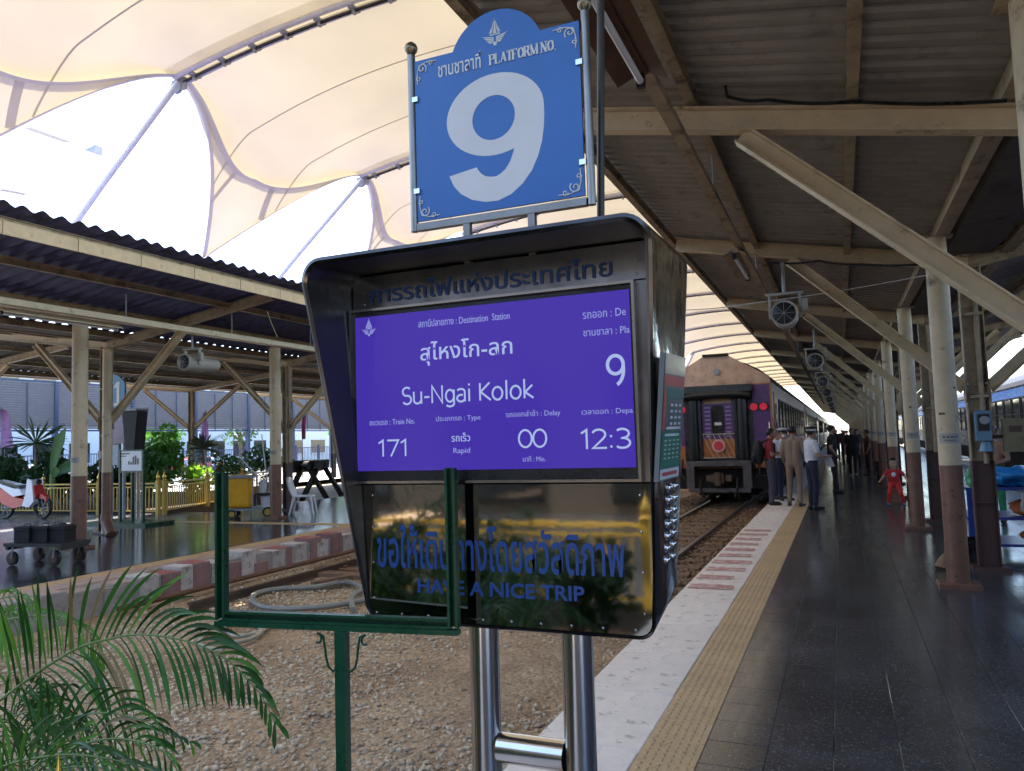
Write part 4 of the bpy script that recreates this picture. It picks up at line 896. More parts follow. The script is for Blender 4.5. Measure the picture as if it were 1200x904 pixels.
def frond(par, pts, Lmax, n, mm, w=.022, droop=.9, single=True, spread=1.0, t0=.12, view=Vector((.45, -.88, .1)), ru=.0065, upf=1, dnf=1, side_up=0):
    path = catmull(pts); K_ = len(path); ln = [0]
    for i in range(1, K_): ln.append(ln[-1]+(path[i]-path[i-1]).length)
    fr_ = MB().tube(path, [ru*(1-.75*i/(K_-1)) for i in range(K_)], 6).part('frond', STEM if mm is not LEAF else STEM, par, smooth=True)
    big = MB()
    for k in range(n):
        t = t0+(1-t0)*k/(n-1); dist = t*ln[-1]; i = max(j for j in range(K_) if ln[j] <= dist+1e-9); i = min(i, K_-2)
        f_ = (dist-ln[i])/max(1e-6, ln[i+1]-ln[i]); b = path[i].lerp(path[i+1], f_); T = (path[i+1]-path[i]).normalized()
        U = view.cross(T).normalized(); U = U if U.z > 0 or abs(U.z) < .05 else -U
        prof = math.sin(math.pi*min(1, .22+.80*t))**.6 if t < .97 else .35; prof = max(prof, .3)*(1-.35*max(0, t-.75)/.25)
        for s, ff in ((1, upf), (-1, dnf)):
            if not ff: continue
            L = Lmax*prof*ff*random.uniform(.9, 1.06)
            ang = spread*(1.25-.75*t) if s > 0 else spread*(1.05-.6*t)
            d0 = T*math.cos(ang)+U*s*math.sin(ang)+view*random.uniform(-.12, .3)+Vector((0, 0, side_up))
            dr = droop*(.45+.9*t if s > 0 else 1.9)*random.uniform(.8, 1.2)
            V, F_ = leaflet(b, d0, L, w*random.uniform(.85, 1.1), dr, tw=random.uniform(-.7, .7) if s < 0 else random.uniform(-.35, .35), side=view)
            if single: MB().add(V, F_).part('leaflet', mm if (mm is not LEAF or random.random() > .16) else random.choice([LEAFB, LEAFB, DRY]), fr_, smooth=180)
            else: big.add(V, F_)
    if not single: big.part('leaflets', mm, fr_, smooth=180, kind='stuff')
    return fr_
def uv(seq, y0, y1): n = len(seq)-1; return [P(u, v, y0+(y1-y0)*i/n) for i, (u, v) in enumerate(seq)]
PA = thing('palm_plant', 'large dark green palm with a long arching frond in the lower left corner', 'palm', (-3.3, 1.6, BED))
frond(PA, uv([(-60, 870), (0, 821), (42, 790), (71, 771), (93, 759), (119, 751), (159, 744), (198, 747), (232, 756), (261, 770), (283, 789), (306, 815), (322, 846)], 2.0, 2.1), .37, 40, LEAF, w=.0165, droop=1.0, t0=.24)
frond(PA, uv([(-60, 720), (-10, 728), (40, 722), (80, 728), (106, 742), (118, 770), (112, 800)], 2.5, 2.7), .25, 34, LEAFB, w=.014, droop=2.2, t0=.1, upf=.45, dnf=.9)
frond(PA, uv([(-90, 760), (-40, 720), (0, 702), (28, 700), (44, 712)], 2.6, 2.6), .22, 16, LEAFB, w=.014, droop=1.8, t0=.3)
frond(PA, uv([(60, 960), (64, 880), (62, 835), (52, 800), (43, 792)], 2.2, 2.2), .20, 8, LEAF, w=.016, droop=1.5, t0=.7, upf=.4)
PB = thing('palm_plant', 'low spreading palm clump cut off by the bottom left edge', 'palm', (-2.9, 1.3, BED))
for seq, L, mm, y in (([(-20, 960), (20, 890), (60, 850), (110, 836), (160, 842), (222, 870)], .20, LEAF, 1.9), ([(-30, 960), (30, 905), (90, 875), (140, 866), (190, 880), (214, 915)], .20, LEAF, 1.75),
                      ([(40, 990), (30, 910), (18, 860), (20, 825), (60, 806), (80, 804)], .20, LEAF, 2.1), ([(-60, 900), (-10, 858), (20, 838), (60, 832), (100, 846)], .17, LEAF, 2.0),
                      ([(-60, 960), (-10, 905), (60, 886), (120, 888), (190, 906)], .17, mat('palm_leaf_olive', (.06, .12, .04), .4, var=.2, trans=.2), 1.6), ([(-60, 1000), (0, 930), (50, 905), (120, 900), (170, 930)], .18, LEAFB, 1.6)):
    frond(PB, uv(seq, y, y+.12), L*1.2, 22, mm, w=.0115, droop=1.5, t0=.2)
def wild_palm(loc, label, nf, H_, mm=LEAF, L=.28, cat='palm', bend=1.0):
    t = thing('palm_plant', label, cat, loc); base = Vector(loc)
    for k in range(nf):
        a = 6.283*k/nf+random.uniform(-.3, .3); r = H_*random.uniform(.55, .95)*bend; h = H_*random.uniform(.75, 1.1)
        pts = [base+Vector((math.cos(a)*r*q, math.sin(a)*r*q, h*(math.sin(q*2.1)))) for q in (0, .2, .4, .6, .8, 1.0)]
        rad = Vector((-math.sin(a), math.cos(a), .0))
        frond(t, pts, L, 20, mm, w=.024, droop=1.0, single=False, t0=.3, view=Vector((-math.sin(a)*.3, math.cos(a)*.3, .95)).normalized())
    return t
for i, (x, y, h, nf) in enumerate(((-2.0, .45, 1.25, 11), (-2.75, -.25, 1.25, 9), (-3.6, -.9, 1.6, 10), (-2.7, -1.7, 1.2, 9), (-4.6, .1, 1.3, 8), (-5.4, -1.6, 1.5, 8), (-2.2, -.6, .8, 7))):
    wild_palm((x, y, -.31), f'garden palm behind the viewer, number {i+1} along the bed, mirrored in the steel panel' if 0 else ['full palm facing the steel panel of the display kiosk', 'tall palm behind the left foreground palm', 'bushy palm in the middle of the garden bed', 'palm beside the golden fence behind the viewer', 'palm at the far side of the garden bed', 'palm in the rear corner of the garden bed', 'small palm near the side fence of the garden bed'][i], nf, h)
# ------------------------------------------------------------------ trains
PURP = mat('purple_coach_paint', (.115, .035, .20), .3, var=.2, dirt=(.03, .02, .03), damt=.35, coat=.3, bump=.05, bscale=3)
ORNG = mat('orange_coach_paint', (.52, .16, .03), .3, var=.2, dirt=(.08, .04, .02), damt=.35, coat=.3, bump=.05, bscale=3)
PEACH = mat('peach_roof_paint', (.60, .37, .25), .35, var=.3, dirt=(.25, .12, .06), damt=.5, bump=.2, bscale=4)
GLASS = mat('dark_window_glass', (.01, .012, .016), .06, var=.1, spec=.9)
COACHD = mat('dark_coach_side', (.018, .018, .028), .6, var=.3, rvar=.1)
COACHS = mat('grey_coach_side', (.11, .12, .15), .4, var=.15)
UNDER = mat('sooty_underframe', (.018, .015, .013), .7, var=.4)
COACHB = mat('blue_coach_side', (.02, .07, .25), .3, var=.3, rvar=.1)
LAMPR = emis('tail_lamp_red', (1, .05, .12), .05); LAMPR.node_tree.nodes['Principled BSDF'].inputs['Base Color'].default_value = (.4, .01, .02, 1)
TX, TY = -2.98, 21.0
def coach(loc, label, group, side_m, roof_m, low_m, L=20.4, hw=1.38, end=True, post=COACHS, mirror=1):
    t = thing('railway_coach', label, 'railway coach', loc, group=group); x, y, _ = loc
    sec = [(-hw, .72), (hw, .42), (hw, 2.95), (-hw, 2.95)]
    m = MB(); m.prism([(x+a, b) for a, b in ((-hw, .72), (hw, .72), (hw, 1.30), (-hw, 1.30))], y, y+L, mi=1); m.prism([(x+a, b) for a, b in ((-hw, 1.302), (hw, 1.302), (hw, 2.95), (-hw, 2.95))], y, y+L, mi=0)
    m.part('body', [side_m, low_m], t)
    rf = [(hw+.02, 2.952), (hw-.06, 3.12), (hw-.28, 3.30), (hw-.62, 3.48), (.35, 3.60), (-.35, 3.60), (-hw+.62, 3.48), (-hw+.28, 3.30), (-hw+.06, 3.12), (-hw-.02, 2.952)]
    MB().prism([(x+a, b) for a, b in rf], y+.02, y+L-.02).part('roof', roof_m, t)
    m = MB(); m.box(x-1.25, x+1.25, y+.3, y+L-.3, .16, .715)
    m.part('underframe', UNDER, t)
    for yy in (y+2.6, y+L-2.6):
        b = MB().box(x-.8, x+.8, yy-1.3, yy+1.3, -.08, .045).part('bogie', UNDER, t)
        for a in (-.9, .9):
            for s in (-.5, .5): MB().lathe([(.38, -.06), (.42, -.05), (.38, .06)], (x+s, yy+a, .145), 16, 'x').part('wheel', RAILM, b)
    n = 11; pw = (L-4.4)/n
    for s in (-1, 1):
        for k in range(n):
            y0 = y+2.2+k*pw+.13; y1 = y0+pw-.26; xs = x+s*(hw+.001)
            w = MB().box(min(xs, xs+s*.012), max(xs, xs+s*.012), y0, y1, 1.52, 2.52).part('window', GLASS, t)
            f = MB(); q = sorted((xs, xs+s*.03))
            f.box(q[0], q[1], y0-.05, y0-.002, 1.46, 2.58).box(q[0], q[1], y1+.002, y1+.05, 1.46, 2.58).box(q[0], q[1], y0-.001, y1+.001, 1.46, 1.518).box(q[0], q[1], y0-.001, y1+.001, 2.522, 2.58).box(q[0]+.001, q[1]-.001, y0, y1, 2.0, 2.03)
            f.part('window_frame', post, w)
        for yy in (y+.55, y+L-1.35):
            xs = x+s*(hw+.001); q = sorted((xs, xs+s*.02)); d = MB().box(q[0], q[1], yy, yy+.8, .74, 2.7).part('door', low_m, t)
            q = sorted((xs+s*.021, xs+s*.03)); MB().box(q[0], q[1], yy+.2, yy+.6, 1.55, 2.4).part('door_window', GLASS, d)
            for a in (-.06, .86): MB().tube([(xs+s*.06, yy+a, .7), (xs+s*.06, yy+a, 1.9)], .015, 6).part('handrail', STEEL, d)
            MB().box(min(xs-s*.2, xs+s*.12), max(xs-s*.2, xs+s*.12), yy, yy+.8, .18, .22).part('step', UNDER, d)
    return t
g = 'coaches of the purple train'
C1 = coach((TX, TY, 0), 'purple and orange rear coach with black gangway and red tail lamps', g, PURP, COACHD, ORNG, post=COACHD)
# window frames and roofs of the purple train get a dark material
C2 = coach((TX, TY+21.2, 0), 'dark grey coach coupled ahead of the purple rear coach', g, COACHS, COACHD, COACHD, post=COACHD)
for k in range(4): dup(C2, (TX, TY+21.2*(k+2), 0), label=f'grey coach, {["third", "fourth", "fifth", "sixth"][k]} from the rear of the train')
# rear end of the first coach
y = TY
def pz(u, v, Y=TY): return P(u, v, Y)
m = MB().prism([(TX-1.37, 2.93), (TX+1.37, 2.93), (TX+1.34, 3.10), (TX+.35, 3.70), (TX-.35, 3.70), (TX-1.34, 3.10)], y-.05, y+.018).part('end_dome', PEACH, C1)
MB().box(TX-.32, TX+.34, y-.16, y+.1, 3.702, 3.76).part('roof_vent', UNDER, C1)
MB().lathe([(.09, -.02), (.09, .06), (.0002, .08)], (TX+.03, y-.10, 3.28), 12, 'y').part('end_lamp', GREYP, C1)
for s in (-1, 1):
    MB().box(TX+s*1.08-.30, TX+s*1.08+.295, y-.03, y-.002, 1.30, 2.925).part('end_panel', PURP, C1)
    MB().box(TX+s*1.08-.30, TX+s*1.08+.295, y-.032, y-.002, .76, 1.298).part('end_panel', ORNG, C1)
    MB().box(TX+s*1.08-.30, TX+s*1.08+.295, y-.036, y-.031, 1.26, 1.34).part('pink_stripe', mat('pink_stripe', (.5, .13, .2), .4), C1)
    MB().box(TX+s*1.36-.02, TX+s*1.36+.02, y-.045, y-.033, .76, 2.92).part('corner_strip', ORNG if s > 0 else PURP, C1)
    MB().lathe([(.13, -.1), (.14, -.02), (.14, .4), (.14, .9), (.14, 1.5), (.13, 1.62)], (TX+s*.63, y-.22, 1.02), 16).part('gangway_bellow', RUBBER, C1, smooth=True)
lp = MB().prism([(TX+.82, 2.20), (TX+1.28, 2.20), (TX+1.33, 2.31), (TX+1.28, 2.42), (TX+.82, 2.42), (TX+.77, 2.31)], y-.06, y-.033).part('lamp_panel', BLACK, C1)
for a in (.93, 1.17): MB().lathe([(.095, -.09), (.095, -.06), (.0002, -.10)][:2]+[(.06, -.061)], (TX+a, y, 2.31), 16, 'y').part('tail_lamp', LAMPR, lp)
lp = MB().prism([(TX-1.28, 2.20), (TX-.82, 2.20), (TX-.82, 2.42), (TX-1.28, 2.42)], y-.06, y-.033).part('lamp_panel', BLACK, C1)
for a in (-.93, -1.17): MB().lathe([(.095, -.09), (.095, -.061)], (TX+a, y, 2.31), 16, 'y').part('tail_lamp', LAMPR, lp)
MB().box(TX-.93, TX+.93, y-.42, y-.02, 2.72, 2.90).part('gangway_hood', BLACK, C1)
MB().tube([(TX-.88, y-.30, 2.62), (TX-.5, y-.33, 2.66), (TX, y-.33, 2.67), (TX+.5, y-.33, 2.66), (TX+.88, y-.30, 2.62)], .12, 12).part('gangway_roller', RUBBER, C1, smooth=True)
MB().box(TX-.76, TX-.42, y-.2, y-.04, .95, 2.71).box(TX+.42, TX+.76, y-.2, y-.04, .95, 2.71).part('gangway_frame', BLACK, C1)
MB().box(TX-.90, TX+.90, y-.038, y-.003, .73, 2.928).part('gangway_plate', BLACK, C1)
dr = MB().box(TX-.415, TX+.415, y-.06, y-.01, .98, 2.70).part('end_door', PURP, C1)
MB().box(TX-.35, TX+.35, y-.066, y-.0605, 2.44, 2.68).part('pink_top_panel', PEACH, dr)
MB().box(TX-.413, TX+.413, y-.068, y-.0605, .98, 1.50).part('orange_lower_panel', ORNG, dr)
rw = [(TX-.17+.05*(1-math.cos(a)) if 0 else TX+.17*math.copysign(abs(math.cos(a))**.4, math.cos(a)), 2.02+.38*math.copysign(abs(math.sin(a))**.4, math.sin(a))) for a in [2*math.pi*i/24 for i in range(24)]]
MB().prism(rw, y-.075, y-.0605).part('door_window', GLASS, dr); MB().box(TX-.09, TX+.09, y-.078, y-.0755, 1.86, 1.94).part('notice', WHITE, dr)
for k in range(8):
    for s in (-1, 1): MB().box(TX+s*.27-.07, TX+s*.27+.07, y-.072, y-.0605, 1.55+.11*k, 1.59+.11*k).part('rib', mat('lilac_paint', (.35, .25, .5), .3) if k == 0 and s == -1 else bpy.data.materials['lilac_paint'], dr)
gt = MB()
for k in range(7):
    a = -.42+.14*k; gt.beam((TX+a, y-.10, 1.62), (TX+min(a+.28, .42), y-.10, 1.62-.62*min(1, (.42-a)/.28 if a+.28 > .42 else 1)), .018, .012, (0, 1, 0)); 
gt.part('lattice_gate', mat('gate_cream', (.6, .5, .38), .4), C1)
MB().box(TX-.44, TX+.44, y-.115, y-.095, 1.615, 1.645).part('gate_rail', STEEL, C1); MB().box(TX-.44, TX+.44, y-.115, y-.095, .99, 1.02).part('gate_rail', STEEL, C1)
for s in (-1, 1):
    MB().tube([(TX+s*1.30, y-.04, .95), (TX+s*1.30, y-.09, .98), (TX+s*1.30, y-.09, 1.9), (TX+s*1.30, y-.04, 1.93)], .014, 6).part('handrail', STEEL, C1, smooth=True)
    MB().tube([(TX+s*.98, y-.05, .98), (TX+s*1.0, y-.2, .6), (TX+s*.9, y-.25, .45), (TX+s*.75, y-.2, .55)], .022, 8).part('jumper_cable', RUBBER, C1, smooth=True)
    MB().box(TX+s*1.15-.16, TX+s*1.15+.16, y-.16, y-.04, .50, .53).box(TX+s*1.15-.16, TX+s*1.15-.14, y-.14, y-.05, .53, .75).box(TX+s*1.15+.14, TX+s*1.15+.16, y-.14, y-.05, .53, .75).part('step', UNDER, C1)
    for k in range(10): MB().ball((TX+s*.97, y-.034, 1.45+k*.15), (.010, .006, .010), 6).part('rivet', PURP, C1)
MB().box(TX-1.34, TX+1.34, y-.052, y-.031, 2.895, 2.925).part('gutter_strip', ORNG, C1)
tg = MB().lathe([(.17, -.16), (.17, -.14)], (TX, y, 1.32), 24, 'y').part('round_marker', mat('marker_pink', (.75, .45, .42), .4), C1); MB().lathe([(.125, -.168), (.125, -.161)], (TX, y, 1.32), 24, 'y').part('marker_disc', mat('marker_red', (.65, .04, .06), .4), tg)
m = MB(); m.box(TX-.82, TX+.82, y-.45, y-.25, .80, .93).box(TX-.78, TX+.78, y-.45, y-.25, .12, .22).box(TX-.82, TX-.62, y-.45, y-.25, .221, .799).box(TX+.62, TX+.82, y-.45, y-.25, .221, .799); m.part('buffer_frame', mat('greasy_grey', (.09, .08, .085), .5, var=.4), C1)
m = MB(); m.box(TX-.14, TX+.14, y-.55, y-.1, .36, .60).box(TX-.32, TX-.15, y-.42, y-.1, .40, .56).box(TX+.15, TX+.32, y-.42, y-.1, .40, .56).lathe([(.08, 0), (.08, .34)], (TX, y-.58, .30), 10); m.part('coupler', RAILM, C1)
for s in (-1, 1): MB().tube([(TX+s*.45, y-.3, .5), (TX+s*.47, y-.5, .25), (TX+s*.40, y-.48, .0), (TX+s*.3, y-.3, .1)], .025, 8).part('brake_hose', RUBBER, C1, smooth=True)
g = 'coaches of the blue train'
B1 = coach((6.95, -2.0, 0), 'blue coach standing across the right platform, nearest of its train', g, COACHB, COACHD, COACHB, post=NAVY, end=False)
for k in range(4): dup(B1, (6.95, -2+21.2*(k+1), 0), label=f'blue coach across the right platform, {["second", "third", "fourth", "fifth"][k]} from the viewer')
# ------------------------------------------------------------------ people
SKIN = mat('skin', (.36, .19, .12), .5, var=.08); SHOE = mat('black_shoe', (.01, .01, .01), .3); HAIR = mat('black_hair', (.008, .007, .007), .5, var=.3, bump=.2)
def cloth(n, c): return mat(n, c, .8, var=.12, bump=.25, bscale=14)
def person(loc, rz, label, H=1.7, top=None, bot=None, sleeve='short', pose=None, hat=None, voxel=.016, child=False, foot=SHOE, hair=True, group=None, mask=False, fem=False, skin=SKIN):
    k = H/1.72; J = dict(hl=(-.095, 0, .92), hr=(.095, 0, .92), kl=(-.10, .02, .50), kr=(.10, .02, .50), al=(-.10, -.01, .09), ar=(.10, -.01, .09), sl=(-.185, 0, 1.41), sr=(.185, 0, 1.41),
        el=(-.245, -.03, 1.13), er=(.245, -.03, 1.13), wl=(-.24, .08, .89), wr=(.24, .08, .89), hd=(0, .02, 1.615), pel=(0, 0, .97), ch=(0, 0, 1.26), nk=(0, -.005, 1.47))
    if pose: J.update(pose)
    J = {a: Vector(b)*k for a, b in J.items()}; pr = []
    hs = 1.5 if child else 1.0; k0 = 1.22 if child else 1.0
    def cap(a, b, ra, rb, tag): pr.append((Vector(a), Vector(b), ra*k*(k0 if ra > .02 else 1), rb*k*(k0 if ra > .02 else 1), tag))
    for s, S_ in (('l', -1), ('r', 1)):
        cap(J['h'+s], J['k'+s], .092, .066, 'bot'); cap(J['k'+s], J['a'+s]+Vector((0, 0, .03*k)), .066, .052, 'bot')
        f_ = (J['k'+s]-J['a'+s]); toe = J['a'+s]+Vector((S_*.03, .17, -.055))*k; heel = J['a'+s]+Vector((0, -.035, -.05))*k
        cap(heel, toe, .042, .034, 'foot'); cap(J['a'+s], heel, .042, .042, 'foot')
        mid = J['s'+s].lerp(J['e'+s], .62)
        cap(J['s'+s], mid, .060, .056, 'top'); cap(mid, J['e'+s], .044 if sleeve == 'short' else .052, .040 if sleeve == 'short' else .048, 'skin' if sleeve == 'short' else 'top')
        cap(J['e'+s], J['w'+s], .040 if sleeve == 'short' else .046, .027 if sleeve == 'short' else .036, 'skin' if sleeve == 'short' else 'top')
        d = (J['w'+s]-J['e'+s]).normalized(); sd = d.cross(Vector((0, 0, 1))); sd = sd.normalized() if sd.length > .1 else Vector((0, 1, 0)); hp = J['w'+s]+d*.045*k
        cap(J['w'+s], hp, .026, .030, 'skin')
        up = sd.cross(d)
        for q, ln in ((-.030, .055), (-.010, .065), (.010, .062), (.030, .050)):
            b0 = hp+sd*q*k+d*.02*k; b1 = b0+d*ln*.6*k; cap(b0, b1, .0115, .0105, 'skin'); cap(b1, b1+(d*.6-up*.5+Vector((0, 0, -.2))).normalized()*ln*.5*k, .0105, .0095, 'skin')
        cap(J['w'+s]+d*.015*k, J['w'+s]+d*.055*k+sd*(-.045*k), .013, .011, 'skin')
    for a in (-1, 1):
        cap(J['pel']+Vector((a*.055, 0, -.04))*k, J['pel']+Vector((a*.06, 0, .04))*k, .112, .108, 'bot')
        cap(J['pel']+Vector((a*.055, 0, .03))*k, J['ch']+Vector((a*.06, 0, -.05))*k, .108, .112, 'top'); cap(J['ch']+Vector((a*.06, 0, 0))*k, J['ch']+Vector((a*.07, 0, .10))*k, .115, .100, 'top')
        cap(J['ch']+Vector((a*.06, 0, .10))*k, J['s'+('l' if a < 0 else 'r')], .085, .062, 'top')
    cap(J['ch']+Vector((0, 0, .12))*k, J['nk'], .075, .058, 'top'); cap(J['nk'], J['hd']+Vector((0, -.01, -.05))*k, .052, .050, 'skin')
    h = J['hd']; q = hs*k
    for a, b, r in (((0, -.012, .022), (0, .005, .030), .088), ((0, .022, -.030), (0, .030, -.050), .066), ((0, .030, -.075), (0, .045, -.085), .038)): pr.append((h+Vector(a)*q, h+Vector(b)*q, r*q, r*q, 'head'))
    pr.append((h+Vector((0, .085, -.005))*q, h+Vector((0, .102, -.028))*q, .012*q, .015*q, 'head'))
    for a in (-1, 1): pr.append((h+Vector((a*.080, -.005, .01))*q, h+Vector((a*.084, -.01, -.025))*q, .018*q, .014*q, 'head'))
    m = MB()
    for a, b, ra, rb, tag in pr:
        m.ball(a, ra, 12); m.ball(b, rb, 12)
        if (b-a).length > 1e-4: m.tube([a, b], [ra, rb], 12)
    me = m.mesh('body', SKIN); o = bpy.data.objects.new('body', me); COL.objects.link(o)
    md = o.modifiers.new('r', 'REMESH'); md.mode = 'VOXEL'; md.voxel_size = voxel*k; md.use_smooth_shade = True
    sm = o.modifiers.new('s', 'SMOOTH'); sm.factor = .5; sm.iterations = 2
    dg = bpy.context.evaluated_depsgraph_get(); me2 = bpy.data.meshes.new_from_object(o.evaluated_get(dg), depsgraph=dg); bpy.data.objects.remove(o)
    me2.materials.clear(); [me2.materials.append(x) for x in (skin, top, bot, foot)]
    nF = len(me2.polygons); c = np.empty(nF*3); me2.polygons.foreach_get('center', c); c = c.reshape(-1, 3); best = np.full(nF, 1e9); idx = np.zeros(nF, np.int32)
    tg = {'skin': 0, 'head': 0, 'top': 1, 'bot': 2, 'foot': 3}
    for a, b, ra, rb, tag in pr:
        A_ = np.array(a); B_ = np.array(b); ab = B_-A_; L2 = max(1e-9, ab@ab); t = np.clip((c-A_)@ab/L2, 0, 1); d = np.linalg.norm(c-A_-t[:, None]*ab, axis=1)-(ra+(rb-ra)*t); w = d < best; best[w] = d[w]; idx[w] = tg[tag]
    me2.polygons.foreach_set('material_index', idx); me2.polygons.foreach_set('use_smooth', [True]*nF)
    t = thing('person', label, 'person', loc, rz, group); o = link('body', me2, t)
    if hair:
        hx = 1.09 if child else 1.0; hb = MB().ball(h+Vector((0, -.018, .036))*q, (.097*q*hx, .107*q*hx, .092*q*hx), 16); hm = hb.mesh('hair', HAIR)
        bm = bmesh.new(); bm.from_mesh(hm); kill = [v for v in bm.verts if (v.co-h).z < -.045*q or ((v.co-h).y > .055*q and (v.co-h).z < .045*q)]; bmesh.ops.delete(bm, geom=kill, context='VERTS'); bm.to_mesh(hm); bm.free()
        hm.polygons.foreach_set('use_smooth', [True]*len(hm.polygons)); link('hair', hm, t)
    for a in (-1, 1): e = MB().ball(h+Vector((a*.030, .083, .012))*q, (.010*q, .005*q, .006*q), 8).mesh('eye', HAIR); link('eye', e, t)
    link('mouth', MB().ball(h+Vector((0, .092, -.055))*q, (.022*q, .005*q, .005*q), 8).mesh('mouth', mat('lips', (.30, .10, .08), .5) if 'lips' not in bpy.data.materials else bpy.data.materials['lips']), t)
    if mask: link('face_mask', MB().ball(h+Vector((0, .055, -.045))*q, (.062*q, .050*q, .045*q), 12).mesh('face_mask', WHITE, True), t)
    if hat:
        c0, c1 = hat; m = MB(); z = h.z+.055*q; y = h.y-.012*q
        m.lathe([(.098*q, z), (.101*q, z+.035*q)], (h.x, y, 0), 18, mi=1); m.lathe([(.101*q, z+.0351*q), (.13*q, z+.065*q), (.128*q, z+.078*q), (.06*q, z+.095*q), (.0003, z+.098*q)], (h.x, y, 0), 18, mi=0)
        m.add([(h.x+.085*q*math.cos(a), y+.07*q+.085*q*math.sin(a)*(.9 if 0 else .75)+.02*q, z-.004*q-.02*q*math.sin(a)) for a in [math.pi*i/8 for i in range(9)]]+[(h.x+.085*q*math.cos(a), y+.07*q+.085*q*math.sin(a)*.75+.02*q, z+.004*q-.02*q*math.sin(a)) for a in [math.pi*i/8 for i in range(9)]], [tuple(range(9)), tuple(range(9, 18))], mi=1)
        link('cap', m.mesh('cap', [c0, c1], 40), t)
    t['_J'] = 1; del t['_J']; return t, J
WS = cloth('white_shirt', (.62, .64, .70)); NV = cloth('navy_trousers', (.012, .015, .04)); KH = cloth('khaki_uniform', (.27, .20, .14)); RD = cloth('maroon_shirt', (.23, .02, .03)); GT = cloth('grey_trousers', (.06, .06, .085))
BK = cloth('black_cloth', (.012, .012, .016)); RC = cloth('red_cloth', (.52, .03, .03)); RB = cloth('bright_red_cloth', (.65, .04, .025)); KHT = cloth('khaki_trousers', (.24, .17, .125))
PD = cloth('dark_clothes', (.02, .02, .024))
phone = dict(el=(-.25, .02, 1.12), wl=(-.10, .26, 1.18), er=(.25, .02, 1.12), wr=(.10, .26, 1.18), hd=(0, .055, 1.60))
t, J = person((-1.50, 18.3, 0), R(-78), 'person in maroon shirt and grey trousers with backpack looking at phone', 1.72, RD, GT, pose=phone)
link('phone', MB().box(-.04, .04, .30, .312, 1.17, 1.30).mesh('phone', BLACK), t)
bp = thing('backpack', 'black backpack on the back of the person in maroon shirt', 'backpack', (-1.50-.235, 18.25, 1.18), R(-78))
m = MB().ball((0, 0, 0), (.19, .13, .29), 14); link('bag_body', m.mesh('bag_body', BK, True), bp); link('bag_pocket', MB().ball((0, -.11, -.10), (.14, .06, .13), 12).mesh('bag_pocket', BK, True), bp)
for s in (-1, 1): link('strap', MB().tube([(s*.11, .06, .22), (s*.13, .20, .28), (s*.14, .34, .18), (s*.13, .33, -.02), (s*.12, .12, -.18)], .018, 6).mesh('strap', BK, True), bp)
person((-1.30, 19.5, 0), R(-150), 'person in white uniform and white peaked cap, half hidden behind the group', 1.70, WS, NV, pose=phone, hat=(WHITE, SHOE), mask=True)
person((-1.46, 19.9, 0), R(-120), 'person in a khaki cap glimpsed behind the maroon shirt', 1.68, WS, NV, pose=phone, hat=(KH, KH))
person((-.98, 18.0, 0), R(-12), 'person in khaki uniform standing with back to the viewer', 1.74, KH, KHT, sleeve='long', pose=dict(wl=(-.22, .14, .92), er=(.26, -.01, 1.13), wr=(.20, .18, 1.02), kl=(-.11, .01, .5), al=(-.13, -.02, .09)))
t, J = person((-.60, 17.4, 0), R(-62), 'person in white shirt, navy trousers and banded cap reading a paper', 1.70, WS, NV, pose=dict(el=(-.24, .03, 1.12), wl=(-.10, .25, 1.10), er=(.24, .05, 1.12), wr=(.14, .30, 1.12), hd=(0, .05, 1.60)), hat=(BK, WHITE), mask=True)
pa = MB().add([(-.10, .30, 1.12), (.12, .36, 1.12), (.16, .42, .88), (-.06, .36, .86), (-.10, .303, 1.122), (.12, .363, 1.122), (.16, .423, .882), (-.06, .363, .862)], [(0, 1, 2, 3), (7, 6, 5, 4), (0, 4, 5, 1), (2, 6, 7, 3)]).mesh('paper_sheet', WHITE)
o = bpy.data.objects.new('paper_sheet', pa); COL.objects.link(o); o.location = (-.60, 17.4, 0); o.rotation_euler = (0, 0, R(-62)); cs(o, label='white paper sheet held by the person in white shirt', category='paper')
person((-.23, 21.9, 0), R(-75), 'person in black shirt standing side on, one hand at the hip', 1.76, BK, BK, pose=dict(er=(.30, -.12, 1.15), wr=(.20, .04, .98), kl=(-.10, .05, .5), al=(-.12, .10, .09)))
t, J = person((1.0, 18.4, 0), R(172), 'small child in red shirt and red trousers stepping with arms out', 1.02, RC, RB, child=True, voxel=.024, foot=cloth('blue_grey_shoes', (.12, .18, .28)),
       pose=dict(hl=(-.10, -.02, .76), hr=(.10, -.02, .76), kl=(-.20, .12, .44), kr=(.17, .12, .44), al=(-.26, -.02, .09), ar=(.22, .04, .09), el=(-.36, .05, 1.04), er=(.34, .06, 1.04), wl=(-.44, .22, .88), wr=(.44, .20, .90), pel=(0, -.03, .82), ch=(0, .03, 1.08), nk=(0, .06, 1.27), hd=(0, .10, 1.50), sl=(-.19, .03, 1.22), sr=(.19, .03, 1.22)), skin=mat('child_skin', (.50, .29, .20), .5, var=.05))
link('shirt_print', MB().ball((0, .098, .655), (.045, .012, .05), 10).mesh('shirt_print', WHITE, True), t)
person((2.35, 15.2, 0), R(150), 'bare-backed person behind the blue trolley', 1.62, SKIN, cloth('green_shorts', (.03, .22, .10)), pose=dict(el=(-.26, .05, 1.12), wl=(-.12, .24, 1.05)))
crowd = 'distant travellers in dark clothes on the platform'
pc, _ = person((.35, 30, 0), R(170), 'dark dressed traveller carrying a bag, nearest of the distant group', 1.68, PD, BK, voxel=.024, group=crowd, pose=dict(kl=(-.1, .12, .5), al=(-.1, .2, .12)))
pc2, _ = person((.55, 33.5, 0), R(190), 'traveller in brown shirt right of the nearest dark figure', 1.62, cloth('brown_shirt', (.10, .06, .04)), PD, voxel=.024, group=crowd)
